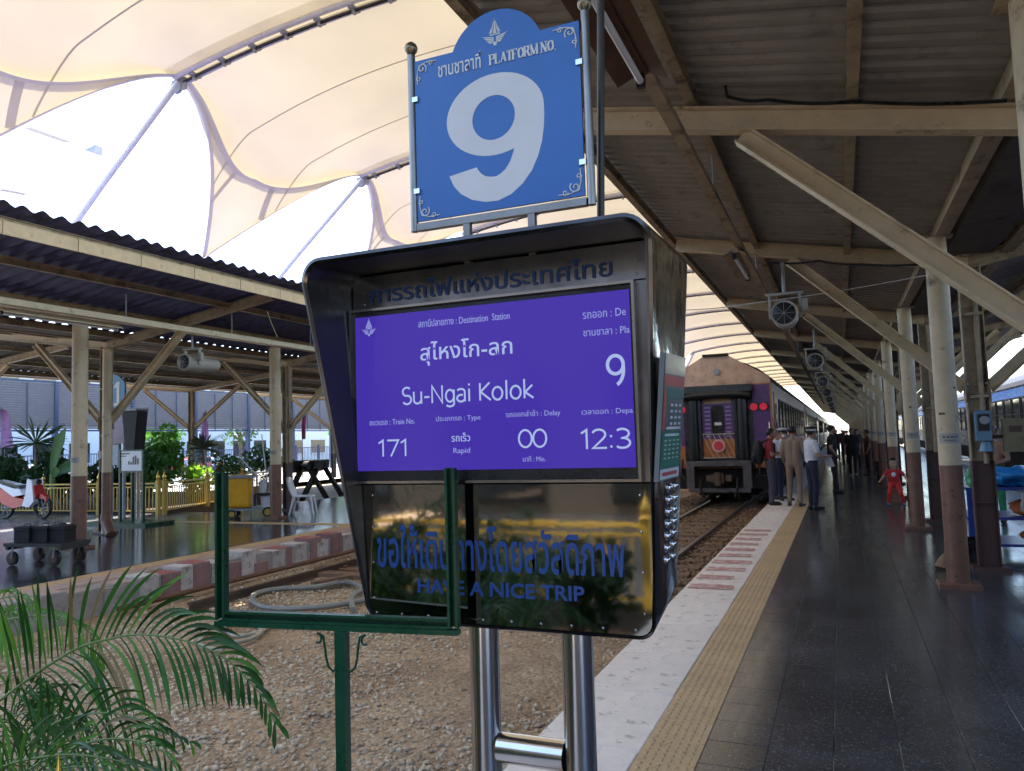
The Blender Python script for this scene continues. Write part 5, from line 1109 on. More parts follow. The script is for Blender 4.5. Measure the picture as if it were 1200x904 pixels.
for i, (x, y, rz, pp_) in enumerate(((.15, 38, 170, pc2), (.7, 41, 20, pc), (-.25, 45, 190, pc), (.35, 52, 180, pc2), (-.3, 60, 20, pc), (.85, 30.2, 100, pc2), (.1, 70, 0, pc))):
    dup(pp_, (x, y, 0), R(rz), ['traveller alone in the middle of the distant group', 'traveller turned away behind the middle of the distant group', 'traveller near the train doors, far along', 'tiny traveller near the platform end', 'tiny traveller beside the far coaches', 'traveller leaning by the round columns', 'smallest traveller at the vanishing point'][i], crowd)
o = MB().box(.95, 1.35, 27.3, 27.7, .25, .62).box(.98, 1.32, 27.33, 27.67, .0, .24).part('luggage_trolley', BLACK, None); cs(o, label='dark luggage trolley parked by the far round columns', category='trolley')
# ------------------------------------------------------------------ things around the right-hand columns
x, y = CX, 10.22
t = thing('intercom_box', 'pale blue intercom box with dark dial on the I-section column', 'intercom', (x+.02, y-.12, 1.6))
IB = mat('intercom_blue', (.12, .25, .36), .35, var=.12)
MB().bbox(x-.065, x+.085, y-.20, y-.075, 1.46, 1.80, .02).part('case', IB, t); MB().box(x-.045, x+.065, y-.212, y-.201, 1.57, 1.76).part('face_plate', BLACK, t)
MB().lathe([(.045, -.23), (.05, -.213)], (x+.02, y, 1.69), 14, 'y').part('dial', GREYP, t, smooth=True); MB().lathe([(.075, 1.34), (.06, 1.40), (.045, 1.449)], (x+.03, y-.14, 0), 16).part('horn', IB, t, smooth=True); MB().lathe([(.068, 1.335), (.0003, 1.345)], (x+.03, y-.14, 0), 16).part('horn_mouth', mat('dark_red', (.12, .02, .02), .5), t, smooth=True)
t = thing('switch_cabinet', 'dirty olive switch cabinet on an arm beside the blue intercom', 'cabinet', (x+.42, y-.1, 1.5))
MB().bbox(x+.20, x+.42, y-.20, y-.06, 1.33, 1.70, .01).part('cabinet', mat('olive_paint', (.22, .19, .10), .5, var=.25, dirt=(.08, .05, .03), damt=.5), t); MB().box(x+.11, x+.199, y-.10, y-.06, 1.48, 1.52).part('arm', RUST, t); MB().box(x+.25, x+.37, y-.206, y-.201, 1.55, 1.62).part('label_plate', BROWND, t)
t = thing('blue_trolley', 'blue two-shelf vendor trolley behind the I-section column', 'trolley', (2.15, 11.4, 0))
m = MB()
for a in (1.42, 2.85):
    for b in (11.0, 11.8): MB().box(a-.03, a+.03, b-.03, b+.03, .12, .84).part('leg', BLUEP, t); MB().lathe([(.07, -.02), (.07, .02)], (a, b, .07), 12, 'x').part('wheel', RUBBER, t)
for z in (.16, .48, .84): MB().box(1.38, 2.89, 10.96, 11.84, z, z+.035).part('shelf', BLUEP, t)
def lump(name, label, cat, c, r, mm, seed=0, n=28):
    m = MB().ball((0, 0, 0), r, n); me = m.mesh(name, mm, True)
    for v in me.vertices: v.co *= 1+.55*noise.noise(v.co*9+Vector((seed, 0, 0)))+.22*noise.noise(v.co*25)
    o = link(name, me, None, loc=c); return cs(o, label=label, category=cat)
lump('plastic_bundle', 'bright blue plastic sheet bundled on top of the trolley', 'bundle', (2.0, 11.3, .98), (.46, .33, .13), mat('blue_plastic', (.02, .22, .55), .3, var=.15, bump=.3, bscale=6), 1)
lump('plastic_bundle', 'second blue plastic bundle at the right end of the trolley top', 'bundle', (2.62, 11.25, 1.0), (.30, .3, .13), bpy.data.materials['blue_plastic'], 4)
lump('orange_bag', 'orange cloth bag on the middle trolley shelf', 'bag', (2.15, 11.2, .62), (.26, .22, .10), mat('orange_cloth', (.50, .14, .03), .7), 2)
lump('orange_bag', 'orange and brown bag on the lowest trolley shelf', 'bag', (2.3, 11.15, .31), (.28, .2, .11), mat('patterned_orange', (.40, .12, .03), .7, var=.7, scale=14), 3)
lump('white_bag', 'crumpled white bag hanging on the trolley frame', 'bag', (2.0, 10.93, .70), (.07, .04, .13), DIRTW, 5)
lump('green_bottle', 'small green bottle at the left end of the trolley', 'bottle', (1.45, 11.0, .99), (.05, .05, .11), mat('green_plastic', (.05, .30, .12), .2), 6)
t = thing('broom', 'broom with brown bristles leaning on the I-section column', 'broom', (1.18, 10.35, 0)); MB().tube([(1.02, 10.2, .12), (1.22, 10.5, 1.0)], .011, 8).part('handle', WOOD, t, smooth=True)
MB().tube([(1.02, 10.2, .16), (1.0, 10.17, .1), (.97, 10.14, .01)], [.02, .05, .075], 10).part('bristles', mat('straw', (.26, .17, .09), .9, bump=.6), t)
t = thing('mop', 'mop with long white handle standing beside the trolley', 'mop', (1.42, 11.5, 0)); MB().tube([(1.42, 11.3, .2), (1.31, 11.2, 1.85)], .018, 8).part('handle', WHITE, t, smooth=True); MB().tube([(1.31, 11.2, 1.851), (1.305, 11.195, 1.98)], .02, 8).part('grip', BLUEP, t); MB().tube([(1.42, 11.3, .21), (1.43, 11.3, .02)], [.04, .11], 10).part('mop_head', GREYP, t)
t = thing('dustpan', 'black lidded dustpan on the floor left of the I-section column', 'dustpan', (1.1, 10.5, 0)); MB().prism([(.0, 0), (.34, 0), (.34, .26), (.28, .30), (.06, .14)], 0, .34, 'yz').part('pan', BLACK, t, world=False); MB().tube([(.17, .3, .27), (.17, .36, .95)], .012, 8).part('handle', BLACK, t, world=False)
# ------------------------------------------------------------------ things on the left platform
t = thing('battery_trolley', 'low flat trolley with four spoked wheels carrying black boxes', 'trolley', (-11.0, 7.95, 0))
t.scale = (.84, .84, .84)
def loc_(x, y): a = R(8); x *= .84; y *= .84; return (-11.0+x*math.cos(a)-y*math.sin(a), 7.95+x*math.sin(a)+y*math.cos(a))
t.rotation_euler = (0, 0, R(8))
m = MB(); m.box(-.62, .62, -.33, .33, .33, .39).box(-.60, -.54, -.31, .31, .27, .329).box(.54, .60, -.31, .31, .27, .329); m.part('deck', mat('worn_black_steel', (.03, .028, .027), .5, var=.4), t, world=False)
for sx, r in ((-.48, .12), (.42, .14)):
    for sy in (-.27, .27):
        w = MB().lathe([(r-.02, -.025), (r, -.02), (r, .02), (r-.02, .025)], (sx, sy, r), 20, 'y').part('wheel', RUBBER, t, smooth=True, world=False); MB().lathe([(r*.62, -.028), (r*.62, .028)], (sx, sy, r), 16, 'y').part('hub', RUST, w, world=False)
        MB().beam((sx+.02, sy-.04, r), (sx+.05, sy-.04, .33), .03, .012).part('fork', GREYP, t, world=False)
BX = mat('black_box_plastic', (.010, .010, .011), .6, var=.4, spec=.3)
for i, (bx, by, lb) in enumerate(((-.36, -.1, 'black battery box at the left end of the low trolley'), (-.02, -.02, 'black battery box in the middle of the low trolley'), (.32, .05, 'black battery box at the right end of the low trolley'), (.1, .2, 'black battery box at the back of the low trolley'))):
    X_, Y_ = loc_(bx, by*.6); b = thing('battery_box', lb, 'box', (X_, Y_, .33), R(8), 'black boxes on the low trolley'); b.scale = (.84, .84, .84)
    MB().bbox(-.165, .165, -.15 if i < 3 else -.02, .10 if i < 3 else .18, 0, .20, .01).part('case', BX, b, world=False); MB().bbox(-.172, .172, -.156 if i < 3 else -.03, .106 if i < 3 else .19, .202, .27, .012).part('lid', BX, b, world=False)
    MB().tube([(-.07, -.02, .271), (-.065, -.02, .31), (.065, -.02, .31), (.07, -.02, .271)], .009, 6).part('handle', BX, b, world=False)
# white plastic chair
t = thing('plastic_chair', 'white moulded plastic chair on the left platform', 'chair', (-12.05, 15.25, 0), R(-62))
def pt(p, q, w0, w1): return MB().tube([p, q], [w0, w1], 8)
m = MB().bbox(-.22, .22, -.22, .24, .42, .45, .012); m.part('seat', WHITE, t, world=False)
for sx in (-1, 1):
    for yy, ty in ((-.20, -.30), (.20, .27)): pt((sx*.20, yy, .425), (sx*.26, ty, 0), .032, .022).part('leg', WHITE, t, world=False, smooth=True)
b = MB(); b.tube([(-.21, -.21, .44), (-.23, -.28, .62), (-.20, -.33, .80), (-.10, -.35, .87), (.10, -.35, .87), (.20, -.33, .80), (.23, -.28, .62), (.21, -.21, .44)], [.03, .032, .034, .036, .036, .034, .032, .03], 8)
b.tube([(0, -.22, .44), (0, -.30, .64), (0, -.345, .86)], [.045, .04, .035], 8).tube([(-.2, -.335, .80), (.2, -.335, .80)], .03, 8); b.part('backrest', WHITE, t, world=False, smooth=True)
# cleaning cart
cx_, cy_ = -12.95, 14.5
t = thing('cleaning_cart', 'cleaning cart with yellow bag, grey lid and yellow wheel hubs', 'cart', (cx_, cy_, 0), R(30)); W_F = dict(world=False)
MB().box(-.55, .60, -.24, .24, .17, .22).part('base', GREYP, t, **W_F)
for sx, r in ((-.42, .10), (.40, .12)):
    w = MB().lathe([(r, -.02), (r, .02)], (sx, -.26, r), 18, 'y').part('wheel', RUBBER, t, **W_F); MB().lathe([(r*.65, -.027), (r*.65, .0)], (sx, -.26, r), 16, 'y').part('hub', YEL, w, **W_F)
    w = MB().lathe([(r, -.02), (r, .02)], (sx, .26, r), 18, 'y').part('wheel', RUBBER, t, **W_F)
bg_ = MB(); N_ = 20
for j in range(9):
    z = .24+.68*j/8; k = 1-.06*(1-j/8)
    for i in range(N_):
        a = 2*math.pi*i/N_; x_ = -.27+.29*k*math.copysign(abs(math.cos(a))**.5, math.cos(a))+.012*math.sin(9*a+j*.4); y_ = .23*k*math.copysign(abs(math.sin(a))**.5, math.sin(a))+.012*math.sin(11*a+1+j*.3); bg_.v.append((x_, y_, z))
bg_.f = [(j*N_+i, j*N_+(i+1) % N_, (j+1)*N_+(i+1) % N_, (j+1)*N_+i) for j in range(8) for i in range(N_)]+[tuple(range(N_))[::-1]]; bg_.m = [0]*len(bg_.f)
bg_.part('bag', ORANGE, t, smooth=180, **W_F)
MB().bbox(-.60, .08, -.27, .27, .93, .99, .02).part('lid', GREYP, t, **W_F)
for a in (-.57, .05, .58):
    for b in (-.22, .22): MB().tube([(a, b, .2), (a, b, .93 if a < .5 else 1.0)], .014, 6).part('frame_tube', GREYP, t, **W_F)
MB().box(.08, .58, -.22, .22, .52, .56).part('shelf', BLACK, t, **W_F); MB().lathe([(.13, .222), (.16, .48)], (.33, 0, 0), 16).part('bucket', WHITE, t, smooth=True, **W_F); MB().lathe([(.10, .561), (.12, .80), (.05, .86)], (.25, 0, 0), 14).part('spray_tub', WHITE, t, smooth=True, **W_F)
MB().box(.40, .56, -.1, .12, .6, .98).part('hanging_cloth', mat('pink_cloth', (.45, .30, .36), .8), t, **W_F)
for (a, b) in (((.35, .05, .56), (.22, .0, 1.95)), ((.1, .1, .95), (-.35, .1, 1.45)), ((.3, -.1, .95), (.62, -.1, 1.5))): MB().tube([a, b], .014, 6).part('pole', WHITE, t, **W_F)
# scooter, front half in view
t = thing('motor_scooter', 'white and red motor scooter at the left edge, front wheel to the right', 'scooter', (-19.3, 13.3, 0), R(6))
RDP = mat('scooter_red', (.50, .03, .03), .25, var=.1, coat=.5); WHP = mat('scooter_white', (.75, .75, .78), .25, var=.05, coat=.5)
for sx in (-.62, .62):
    w = MB().tube([(sx+.25*math.cos(2*math.pi*i/24), 0, .29+.25*math.sin(2*math.pi*i/24)) for i in range(24)], .045, 8, closed=True).part('wheel', RUBBER, t, smooth=True, **W_F)
    for k in range(6): a = k*math.pi/3; MB().beam((sx, 0, .29), (sx+.22*math.cos(a), 0, .29+.22*math.sin(a)), .02, .03, (0, 1, 0)).part('spoke', GREYP, w, **W_F)
MB().tube([(.62, .06, .29), (.36, .06, 1.0)], .022, 8).tube([(.62, -.06, .29), (.36, -.06, 1.0)], .022, 8).part('fork', BLACK, t, smooth=True, **W_F)
MB().prism([(.55, .52), (.72, .50), (.80, .40), (.78, .56), (.60, .64)], -.07, .07).part('front_mudguard', RDP, t, **W_F)
MB().prism([(.50, .45), (.42, .98), (.28, 1.02), (.22, .60), (.12, .34), (.34, .30)], -.17, .17).part('leg_shield', WHP, t, **W_F)
MB().prism([(.505, .50), (.54, .60), (.46, .86), (.43, .80)], -.13, .13).part('front_panel', RDP, t, **W_F)
MB().prism([(.12, .34), (.20, .50), (-.15, .55), (-.80, .86), (-.86, .70), (-.60, .40), (-.2, .28)], -.14, .14).part('side_panel', RDP, t, **W_F)
MB().prism([(.1, .62), (-.2, .57), (-.75, .87), (-.75, .93), (-.2, .78), (.0, .76)], -.145, .145).part('tail_fairing', WHP, t, **W_F)
MB().prism([(.02, .77), (-.75, .935), (-.78, 1.0), (-.3, .90), (-.05, .86)], -.13, .13).part('seat', BLACK, t, **W_F)
MB().tube([(.30, -.32, 1.08), (.36, -.1, 1.02), (.36, .1, 1.02), (.30, .32, 1.08)], .016, 8).part('handlebar', BLACK, t, smooth=True, **W_F)
for s in (-1, 1): MB().tube([(.32, s*.24, 1.06), (.34, s*.27, 1.24)], .006, 6).lathe([(.001, 1.24), (.05, 1.25), (.05, 1.30), (.001, 1.31)], (.34, s*.28, 0), 10).part('mirror', BLACK, t, **W_F)
MB().lathe([(.07, 0), (.07, .04)], (.46, 0, .93), 12, 'x').part('headlight', GLASS, t, **W_F)
# notice stand: white board in green frame
t = thing('notice_stand', 'white notice board in a green stand by the yellow fence', 'notice board', (-15.0, 12.7, 0))
a, b = P(141, 560, 12.69), P(168, 560, 12.69); zt_, zb_ = P(150, 529, 12.69).z, P(150, 552, 12.69).z
br = MB().box(a.x, b.x, 12.68, 12.70, zb_, zt_).part('board', WHITE, t)
m = MB()
for k in range(5): m.box(a.x+.26+.07*k, a.x+.30+.07*k, 12.674, 12.679, zb_+.14, zb_+.20+[.02, .0, .12, .14, .08][k])
m.box(a.x+.03, a.x+.3, 12.674, 12.679, zt_-.07, zt_-.045).box(a.x+.03, a.x+.2, 12.674, 12.679, zt_-.12, zt_-.1); m.part('print', BLACK, br)
for xx in (a.x+.0, b.x-.0): MB().box(xx-.025, xx+.025, 12.66, 12.72, .05, zt_+.02).part('leg', GREEN, t)
MB().box(a.x+.36, a.x+.40, 12.66, 12.72, .05, zb_).part('leg', GREEN, t); MB().box(a.x, b.x, 12.661, 12.719, zb_-.04, zb_-.005).part('rail', GREEN, t); MB().box(a.x, b.x, 12.661, 12.719, zt_+.003, zt_+.03).part('rail', GREEN, t)
MB().box(a.x-.6, b.x+.5, 12.3, 13.1, .0, .06).part('base', GREEN, t)
# far kiosk with its number board
t = thing('distant_display_kiosk', 'distant black tapered display kiosk beyond the left column', 'display', (-15.0, 13.0, 0))
kx = P(155, 500, 13).x; zt_, zb_ = P(155, 482, 13).z, P(155, 530, 13).z
KB = mat('dull_black', (.012, .010, .010), .7)
MB().prism([(kx-.10, zb_), (kx+.16, zb_), (kx+.27, zt_), (kx-.22, zt_)], 12.9, 13.2).part('hood', KB, t); MB().prism([(kx-.23, zt_+.002), (kx+.28, zt_+.002), (kx+.30, zt_+.05), (kx-.25, zt_+.05)], 12.85, 13.2).part('hood_rim', GREYP, t)
for xx in (kx-.04, kx+.10): MB().lathe([(.045, 0), (.045, zb_)], (xx, 13.1, 0), 12).part('post', STEEL, t)
t = thing('platform_number_sign', 'blue board with a white figure 1 half hidden behind the left column', 'sign', (kx-.5, 13.4, 0))
a = P(124, 460, 13.5); b = P(146, 460, 13.5); zt_, zb_ = P(140, 440, 13.5).z, P(140, 477, 13.5).z
n_ = [(a.x, zb_), (b.x, zb_), (b.x, zt_-.18), (b.x-.10, zt_-.10), (b.x-.2, zt_-.02), ((a.x+b.x)/2-.1, zt_+.06), (a.x, zt_)]
bd = MB().prism(n_, 13.5, 13.53).part('board', mat('teal_blue', (.02, .16, .30), .4), t)
x1 = P(138.5, 460, 13.5).x; m = MB(); m.prism([(x1-.05, zb_+.10), (x1+.05, zb_+.10), (x1+.05, zb_+.62), (x1-.03, zb_+.62), (x1-.13, zb_+.52), (x1-.13, zb_+.45), (x1-.05, zb_+.49)], 13.492, 13.498).box(x1-.13, x1+.13, 13.493, 13.4985, zb_+.03, zb_+.095); m.part('numeral', SIGNW, bd)
MB().box(a.x+.03, b.x-.02, 13.52, 13.56, P(140, 520, 13.5).z, P(140, 483, 13.5).z).part('picture_panel', mat('purple_grey_panel', (.09, .07, .15), .25, var=.5, scale=2), t)
b = P(139, 460, 13.5)
MB().box(a.x+.03, b.x-.02, 13.52, 13.56, P(140, 545, 13.5).z, P(140, 521, 13.5).z).part('pale_panel', mat('pale_blue_panel', (.20, .27, .36), .3), t)
for xx in (a.x+.12, a.x+.55): MB().lathe([(.04, 0), (.04, zt_-.2)], (xx, 13.58, 0), 10).part('post', GREYP, t)
# ------------------------------------------------------------------ fences and gardens
def fence(label, a, b, y_lab=None, h=.80, n=None, postend=True, pitch=.115, mm=YEL):
    A_ = Vector(a); B_ = Vector(b); d = B_-A_; L = d.length; t = thing('garden_fence', label, 'fence', a); d.normalize(); per = Vector((-d.y, d.x, 0))
    k = max(1, round(L/2.1)); posts = [A_.lerp(B_, i/k) for i in range(k+1)]
    for p in posts:
        q = MB().box(p.x-.045, p.x+.045, p.y-.045, p.y+.045, p.z, p.z+h+.06).part('post', mm, t)
        MB().lathe([(.06, h+.061), (.065, h+.08), (.03, h+.10), (.045, h+.14), (.05, h+.17), (.03, h+.22), (.012, h+.26), (.0003, h+.34)], (p.x, p.y, p.z), 12).part('finial', GOLD, q, smooth=True)
    for i in range(k):
        p, q = posts[i]+d*.046, posts[i+1]-d*.046
        for z in (h, h-.09, .10): MB().beam(p+Vector((0, 0, z)), q+Vector((0, 0, z)), .035, .03 if z < h else .04).part('rail', mm, t)
        nn = int((q-p).length/pitch)
        for j in range(1, nn): c = p.lerp(q, j/nn); MB().beam(c+Vector((0, 0, .116)), c+Vector((0, 0, h-.106)), .022, .022, (1, 0, 0)).part('baluster', mm, t)
    return t
fence('yellow garden fence facing the concourse beside the scooter', (-24.2, 14.25, 0), (-16.05, 14.55, 0))
fence('yellow garden fence running back beside the cleaning cart', (-16.05, 14.75, 0), (-18.4, 21.5, 0))
def leafcloud(m, c, r, n, size, flat=.5):
    for _ in range(n):
        while True:
            q = Vector((random.uniform(-1, 1), random.uniform(-1, 1), random.uniform(-1, 1)))
            if .25 < q.length < 1: break
        if noise.noise(Vector((q.x*2.2+c[0], q.y*2.2, q.z*2.2+c[2]))) < -.18: continue
        p = Vector((c[0]+q.x*r[0], c[1]+q.y*r[1], c[2]+q.z*r[2])); d = (q+Vector((random.uniform(-1, 1), random.uniform(-1, 1), random.uniform(-.6, .8)))).normalized()
        s = d.orthogonal(); s.rotate(Matrix.Rotation(random.uniform(0, 6.28), 3, d)); L = size*random.uniform(.6, 1.3); e = d*L; w = s*L*.28
        o = len(m.v); m.v += [tuple(p), tuple(p+e*.5+w), tuple(p+e+Vector((0, 0, -L*.15))), tuple(p+e*.5-w)]; m.f.append((o, o+1, o+2, o+3)); m.m.append(0)
def shrub(loc, r, n, size, mm, label, cat='shrub', group=None, name='shrub', trunk=.3, clumps=7):
    t = thing(name, label, cat, loc, group=group); m = MB(); x, y, z = loc
    for k in range(clumps):
        a = random.uniform(0, 6.28); q = random.uniform(.1, .62); c = (x+r[0]*q*math.cos(a), y+r[1]*q*math.sin(a), z+trunk+r[2]*random.uniform(.35, 1.45)); rr = random.uniform(.38, .6); leafcloud(m, c, (r[0]*rr, r[1]*rr, r[2]*rr), n//clumps, size)
    m.part('foliage', mm, t, kind='stuff')
    m = MB()
    for k in range(4): a = random.uniform(0, 6.28); m.tube([(x, y, z), (x+.1*math.cos(a), y+.1*math.sin(a), z+trunk), (x+r[0]*.4*math.cos(a), y+r[1]*.4*math.sin(a), z+trunk+r[2])], [.03, .022, .01], 6)
    m.part('stems', BARK, t); return t
g = 'shrubs in the fenced garden'
GA = mat('garden_dark_leaf', (.025, .07, .02), .45, var=.5, scale=2, trans=.25)
for (x, y, r, n, sz, mm, lb) in ((-23.2, 15.8, (1.1, .8, .75), 900, .26, GA, 'dark broad-leaved shrub behind the scooter'), (-21.4, 15.9, (1.0, .8, .75), 900, .24, GA, 'dark broad-leaved shrub under the spiky plant'), (-19.6, 16.0, (.9, .8, .7), 800, .22, GA, 'dark shrub right behind the battery trolley column'),
                                 (-18.3, 16.2, (.8, .7, .8), 700, .20, LEAFG, 'green shrub behind the white notice board'), (-17.7, 17.2, (.55, .6, .42), 600, .16, LEAFY, 'bright lime green shrub glowing behind the yellow fence'),
                                 (-18.3, 19.4, (.9, .8, .62), 900, .14, LEAFG, 'dense green bush behind the side fence, left one'), (-18.5, 21.6, (1.0, .9, .70), 1000, .14, LEAFG, 'dense green bush behind the side fence, right one'), (-19.4, 17.8, (.7, .7, 1.2), 600, .22, LEAFB, 'tall pale green sunlit shrub behind the far display kiosk')):
    shrub((x, y, .1), r, n, sz, mm, lb, group=g)
def spiky(loc, h, n, L, mm, label, w=.05):
    t = thing('spiky_plant', label, 'plant', loc); x, y, z = loc
    MB().tube([(x, y, z), (x+.05, y, z+h*.5), (x, y, z+h)], [.05, .04, .035], 8).part('trunk', BARK, t, smooth=True)
    for k in range(n):
        a = random.uniform(0, 6.28); e = random.uniform(-.35, 1.45); d = Vector((math.cos(a)*math.cos(e), math.sin(a)*math.cos(e), math.sin(e))); V, F_ = leaflet((x, y, z+h), d, L*random.uniform(.7, 1.05), w, .5, 5, side=Vector((random.uniform(-1, 1), 1, .3)))
        MB().add(V, F_).part('leaf', mm, t, smooth=180)
    return t
spiky((-21.6, 15.2, .1), 1.85, 60, .95, GA, 'tall spiky plant with sword leaves rising above the garden fence', .055)
spiky((-17.9, 17.9, .1), 1.55, 26, .55, mat('cordyline_leaf', (.03, .035, .03), .45, var=.4), 'dark cordyline with drooping leaves behind the lime shrub', .09)
t = thing('banana_plant', 'banana plant with one big upright leaf beside the spiky plant', 'plant', (-20.6, 15.1, .1))
for d, L, w in (((.35, 0, 1), 1.5, .42), ((.9, .2, .5), 1.1, .36), ((-.2, .3, .9), 1.2, .34), ((.7, -.3, .25), .9, .3)):
    V, F_ = leaflet((-20.75, 15.1, 1.0), d, L, w, .35, 8, side=Vector((0, -1, 0))); MB().add(V, F_).part('leaf', mat('banana_leaf', (.05, .16, .03), .4, var=.25, trans=.35) if 'banana_leaf' not in bpy.data.materials else bpy.data.materials['banana_leaf'], t, smooth=180)
MB().tube([(-20.7, 15.1, .1), (-20.75, 15.1, 1.05)], [.09, .06], 10).part('trunk', STEM, t, smooth=True)
wp = wild_palm((-19.3, 18.6, .1), 'pale sunlit feather palm behind the far kiosk', 9, 1.9, LEAFB, .45)
m = MB(); m.prism([(-16.2, 14.9), (-18.6, 21.7), (-28, 21.7), (-28, 14.6)], -.3, .10, 'xy'); m.part('garden_bed', bpy.data.materials['dark_soil'], kind='structure')
for i, (u, v0, v1, X, mm, lb) in enumerate(((241, 484, 523, -24.5, mat('lilac_cloth', (.45, .28, .62), .6, trans=.5), 'lilac flag on a pole behind the lime green shrub'), (2, 480, 525, -24.8, None, 'lilac flag at the far left edge'), (354, 483, 515, -26, mat('flag_dark', (.22, .04, .14), .6, trans=.4), 'dark red and blue furled flag beyond the white chair'))):
    a = PX(u, v0, X); b = PX(u, v1, X); t = thing('flag', lb, 'flag', (X, a.y, 0)); mm = mm or bpy.data.materials['lilac_cloth']
    MB().lathe([(.025, 0), (.025, a.z+.1)], (a.x, a.y, 0), 8).part('pole', GREYP, t)
    m = MB(); hh = a.z-b.z; nn = 6
    for j in range(nn+1):
        f = j/nn; wd = .10+.75*f**.7 if i < 2 else .25
        for k in range(6): m.v.append((a.x+(k/5-.15)*wd*(-.2 if 0 else 1)*(-.6 if i == 0 else .8), a.y+.12*math.sin(k*1.6+f*2), a.z-f*hh))
    m.f = [(j*6+k, j*6+k+1, (j+1)*6+k+1, (j+1)*6+k) for j in range(nn) for k in range(5)]; m.m = [0]*len(m.f); m.part('cloth', mm, t, smooth=180)
# buffer stop
t = thing('buffer_stop', 'black A-frame buffer stop at the track end behind the white chair', 'buffer stop', (-16.3, 22.5, -.3)); c = P(368, 570, 22.5); 
for s in (-.45, .45):
    MB().beam((c.x-.9, 22.5+s, -.35), (c.x-.1, 22.5+s, .98), .14, .16).part('strut', BLACK, t); MB().beam((c.x+1.0, 22.5+s, -.35), (c.x+.05, 22.5+s, .98), .12, .14).part('strut', BLACK, t)
MB().box(c.x-.35, c.x-.2, 21.7, 23.3, .72, 1.15).part('cross_beam', BLACK, t); MB().lathe([(.17, 0), (.17, .2)], (c.x+.02, 22.0, .95), 14, 'x').part('buffer_pad', RUBBER, t); MB().bbox(c.x-.05, c.x+.30, 22.1, 23, .85, 1.15, .02).part('buffer_block', BLACK, t)
track('railway track ending at the black buffer stop', (-17.0, -16.0), (19, 19), None)
# ------------------------------------------------------------------ louvred screen, railings and the street beyond
SCX = -35.0
t = thing('louvre_screen', 'long grey louvred screen high on dark posts beyond the garden', 'screen', (SCX, 12, 0)); SL = mat('grey_slat', (.10, .12, .165), .5, var=.12)
for bay in range(13):
    y0 = 8+bay*4.4; m = MB()
    for k in range(19): z = 2.85+k*.115; m.add([(SCX, y0+.08, z), (SCX, y0+4.3, z), (SCX+.09, y0+4.3, z+.12), (SCX+.09, y0+.08, z+.12), (SCX, y0+.08, z+.012), (SCX, y0+4.3, z+.012), (SCX+.09, y0+4.3, z+.132), (SCX+.09, y0+.08, z+.132)], [(0, 1, 2, 3), (4, 7, 6, 5), (0, 4, 5, 1), (2, 6, 7, 3)])
    m.part('slats', SL, t, kind='stuff'); MB().box(SCX-.12, SCX+.12, y0-.10, y0+.08, -.02, 5.1).part('post', NAVY, t)
    for q in (1.45, 2.9): MB().box(SCX+.10, SCX+.13, y0+q, y0+q+.04, 2.8, 5.0).part('mullion', NAVY, t)
MB().box(SCX-.06, SCX+.06, 8, 66, 5.05, 5.16).part('top_rail', NAVY, t); MB().box(SCX-.06, SCX+.06, 8, 66, 2.72, 2.80).part('bottom_rail', NAVY, t)
t = thing('railing', 'dark railing along the street edge below the louvred screen', 'railing', (-33.5, 12, 0))
for z in (.35, 1.55): MB().box(-33.53, -33.47, 8, 64, z, z+.05).part('rail', NAVY, t)
m = MB()
for k in range(370): y = 8.1+k*.151; m.box(-33.51, -33.485, y, y+.025, .40, 1.54)
m.part('bars', NAVY, t, kind='stuff')
for k in range(24): MB().box(-33.56, -33.44, 8+k*2.4, 8.1+k*2.4, 0, 1.75).part('post', NAVY, t)
MB().add([(-60, 16, -.35), (-28.2, 16, -.35), (-28.2, 90, -.35), (-60, 90, -.35)], [(0, 1, 2, 3)]).part('pavement', mat('pale_paving', (.42, .41, .39), .7, var=.1), kind='structure')
MB().box(-60, -42.05, -30, 130, -.5, -.34).part('street', mat('street_asphalt', (.10, .10, .10), .8, var=.15), kind='structure')
def building(name, label, x, y0, y1, h, mm, n, storeys, z0=-.4):
    t = thing(name, label, 'building', (x, (y0+y1)/2, z0)); MB().box(x-8, x, y0, y1, z0, h).part('wall', mm, t); MB().box(x-8.1, x+.25, y0-.1, y1+.1, h+.003, h+.25).part('cornice', mm, t)
    for s in range(storeys):
        for k in range(n):
            yy = y0+(k+.5)*(y1-y0)/n; w = (y1-y0)/n*.30; zz = .8+s*3.3; f = MB().box(x+.002, x+.05, yy-w, yy+w, zz, zz+1.7).part('window', GLASS, t)
            MB().box(x+.003, x+.12, yy-w-.1, yy+w+.1, zz-.12, zz-.003).part('sill', mm, f)
    return t
PALE = mat('pale_render', (.62, .63, .64), .7, var=.08); PALEB = mat('pale_blue_render', (.45, .52, .58), .7, var=.08)
building('street_building', 'pale long building across the street on the left', -58, -10, 34, 9, PALE, 14, 2); building('street_building', 'bluish pale building across the street, seen between the posts', -60, 35, 70, 12, PALEB, 11, 3); building('street_building', 'far white building at the end of the street', -64, 72, 130, 10, PALE, 12, 2)
def tree(x, y, h, r, label, mm=LEAFG, n=1500):
    t = thing('street_tree', label, 'tree', (x, y, -.35), group='trees along the street'); m = MB(); m.tube([(x, y, -.35), (x+.1, y, h*.35), (x, y+.1, h*.6)], [.18, .13, .08], 8)
    for k in range(5): a = k*1.3; m.tube([(x, y, h*.45), (x+r*.5*math.cos(a), y+r*.5*math.sin(a), h*.8)], [.07, .02], 6)
    m.part('trunk', BARK, t); m = MB()
    for k in range(12): a = random.uniform(0, 6.28); q = random.uniform(0, .75)*r; leafcloud(m, (x+q*math.cos(a), y+q*math.sin(a), h*random.uniform(.55, 1.0)), (r*.42,)*3, n//12, .30)
    m.part('crown', mm, t, kind='stuff')
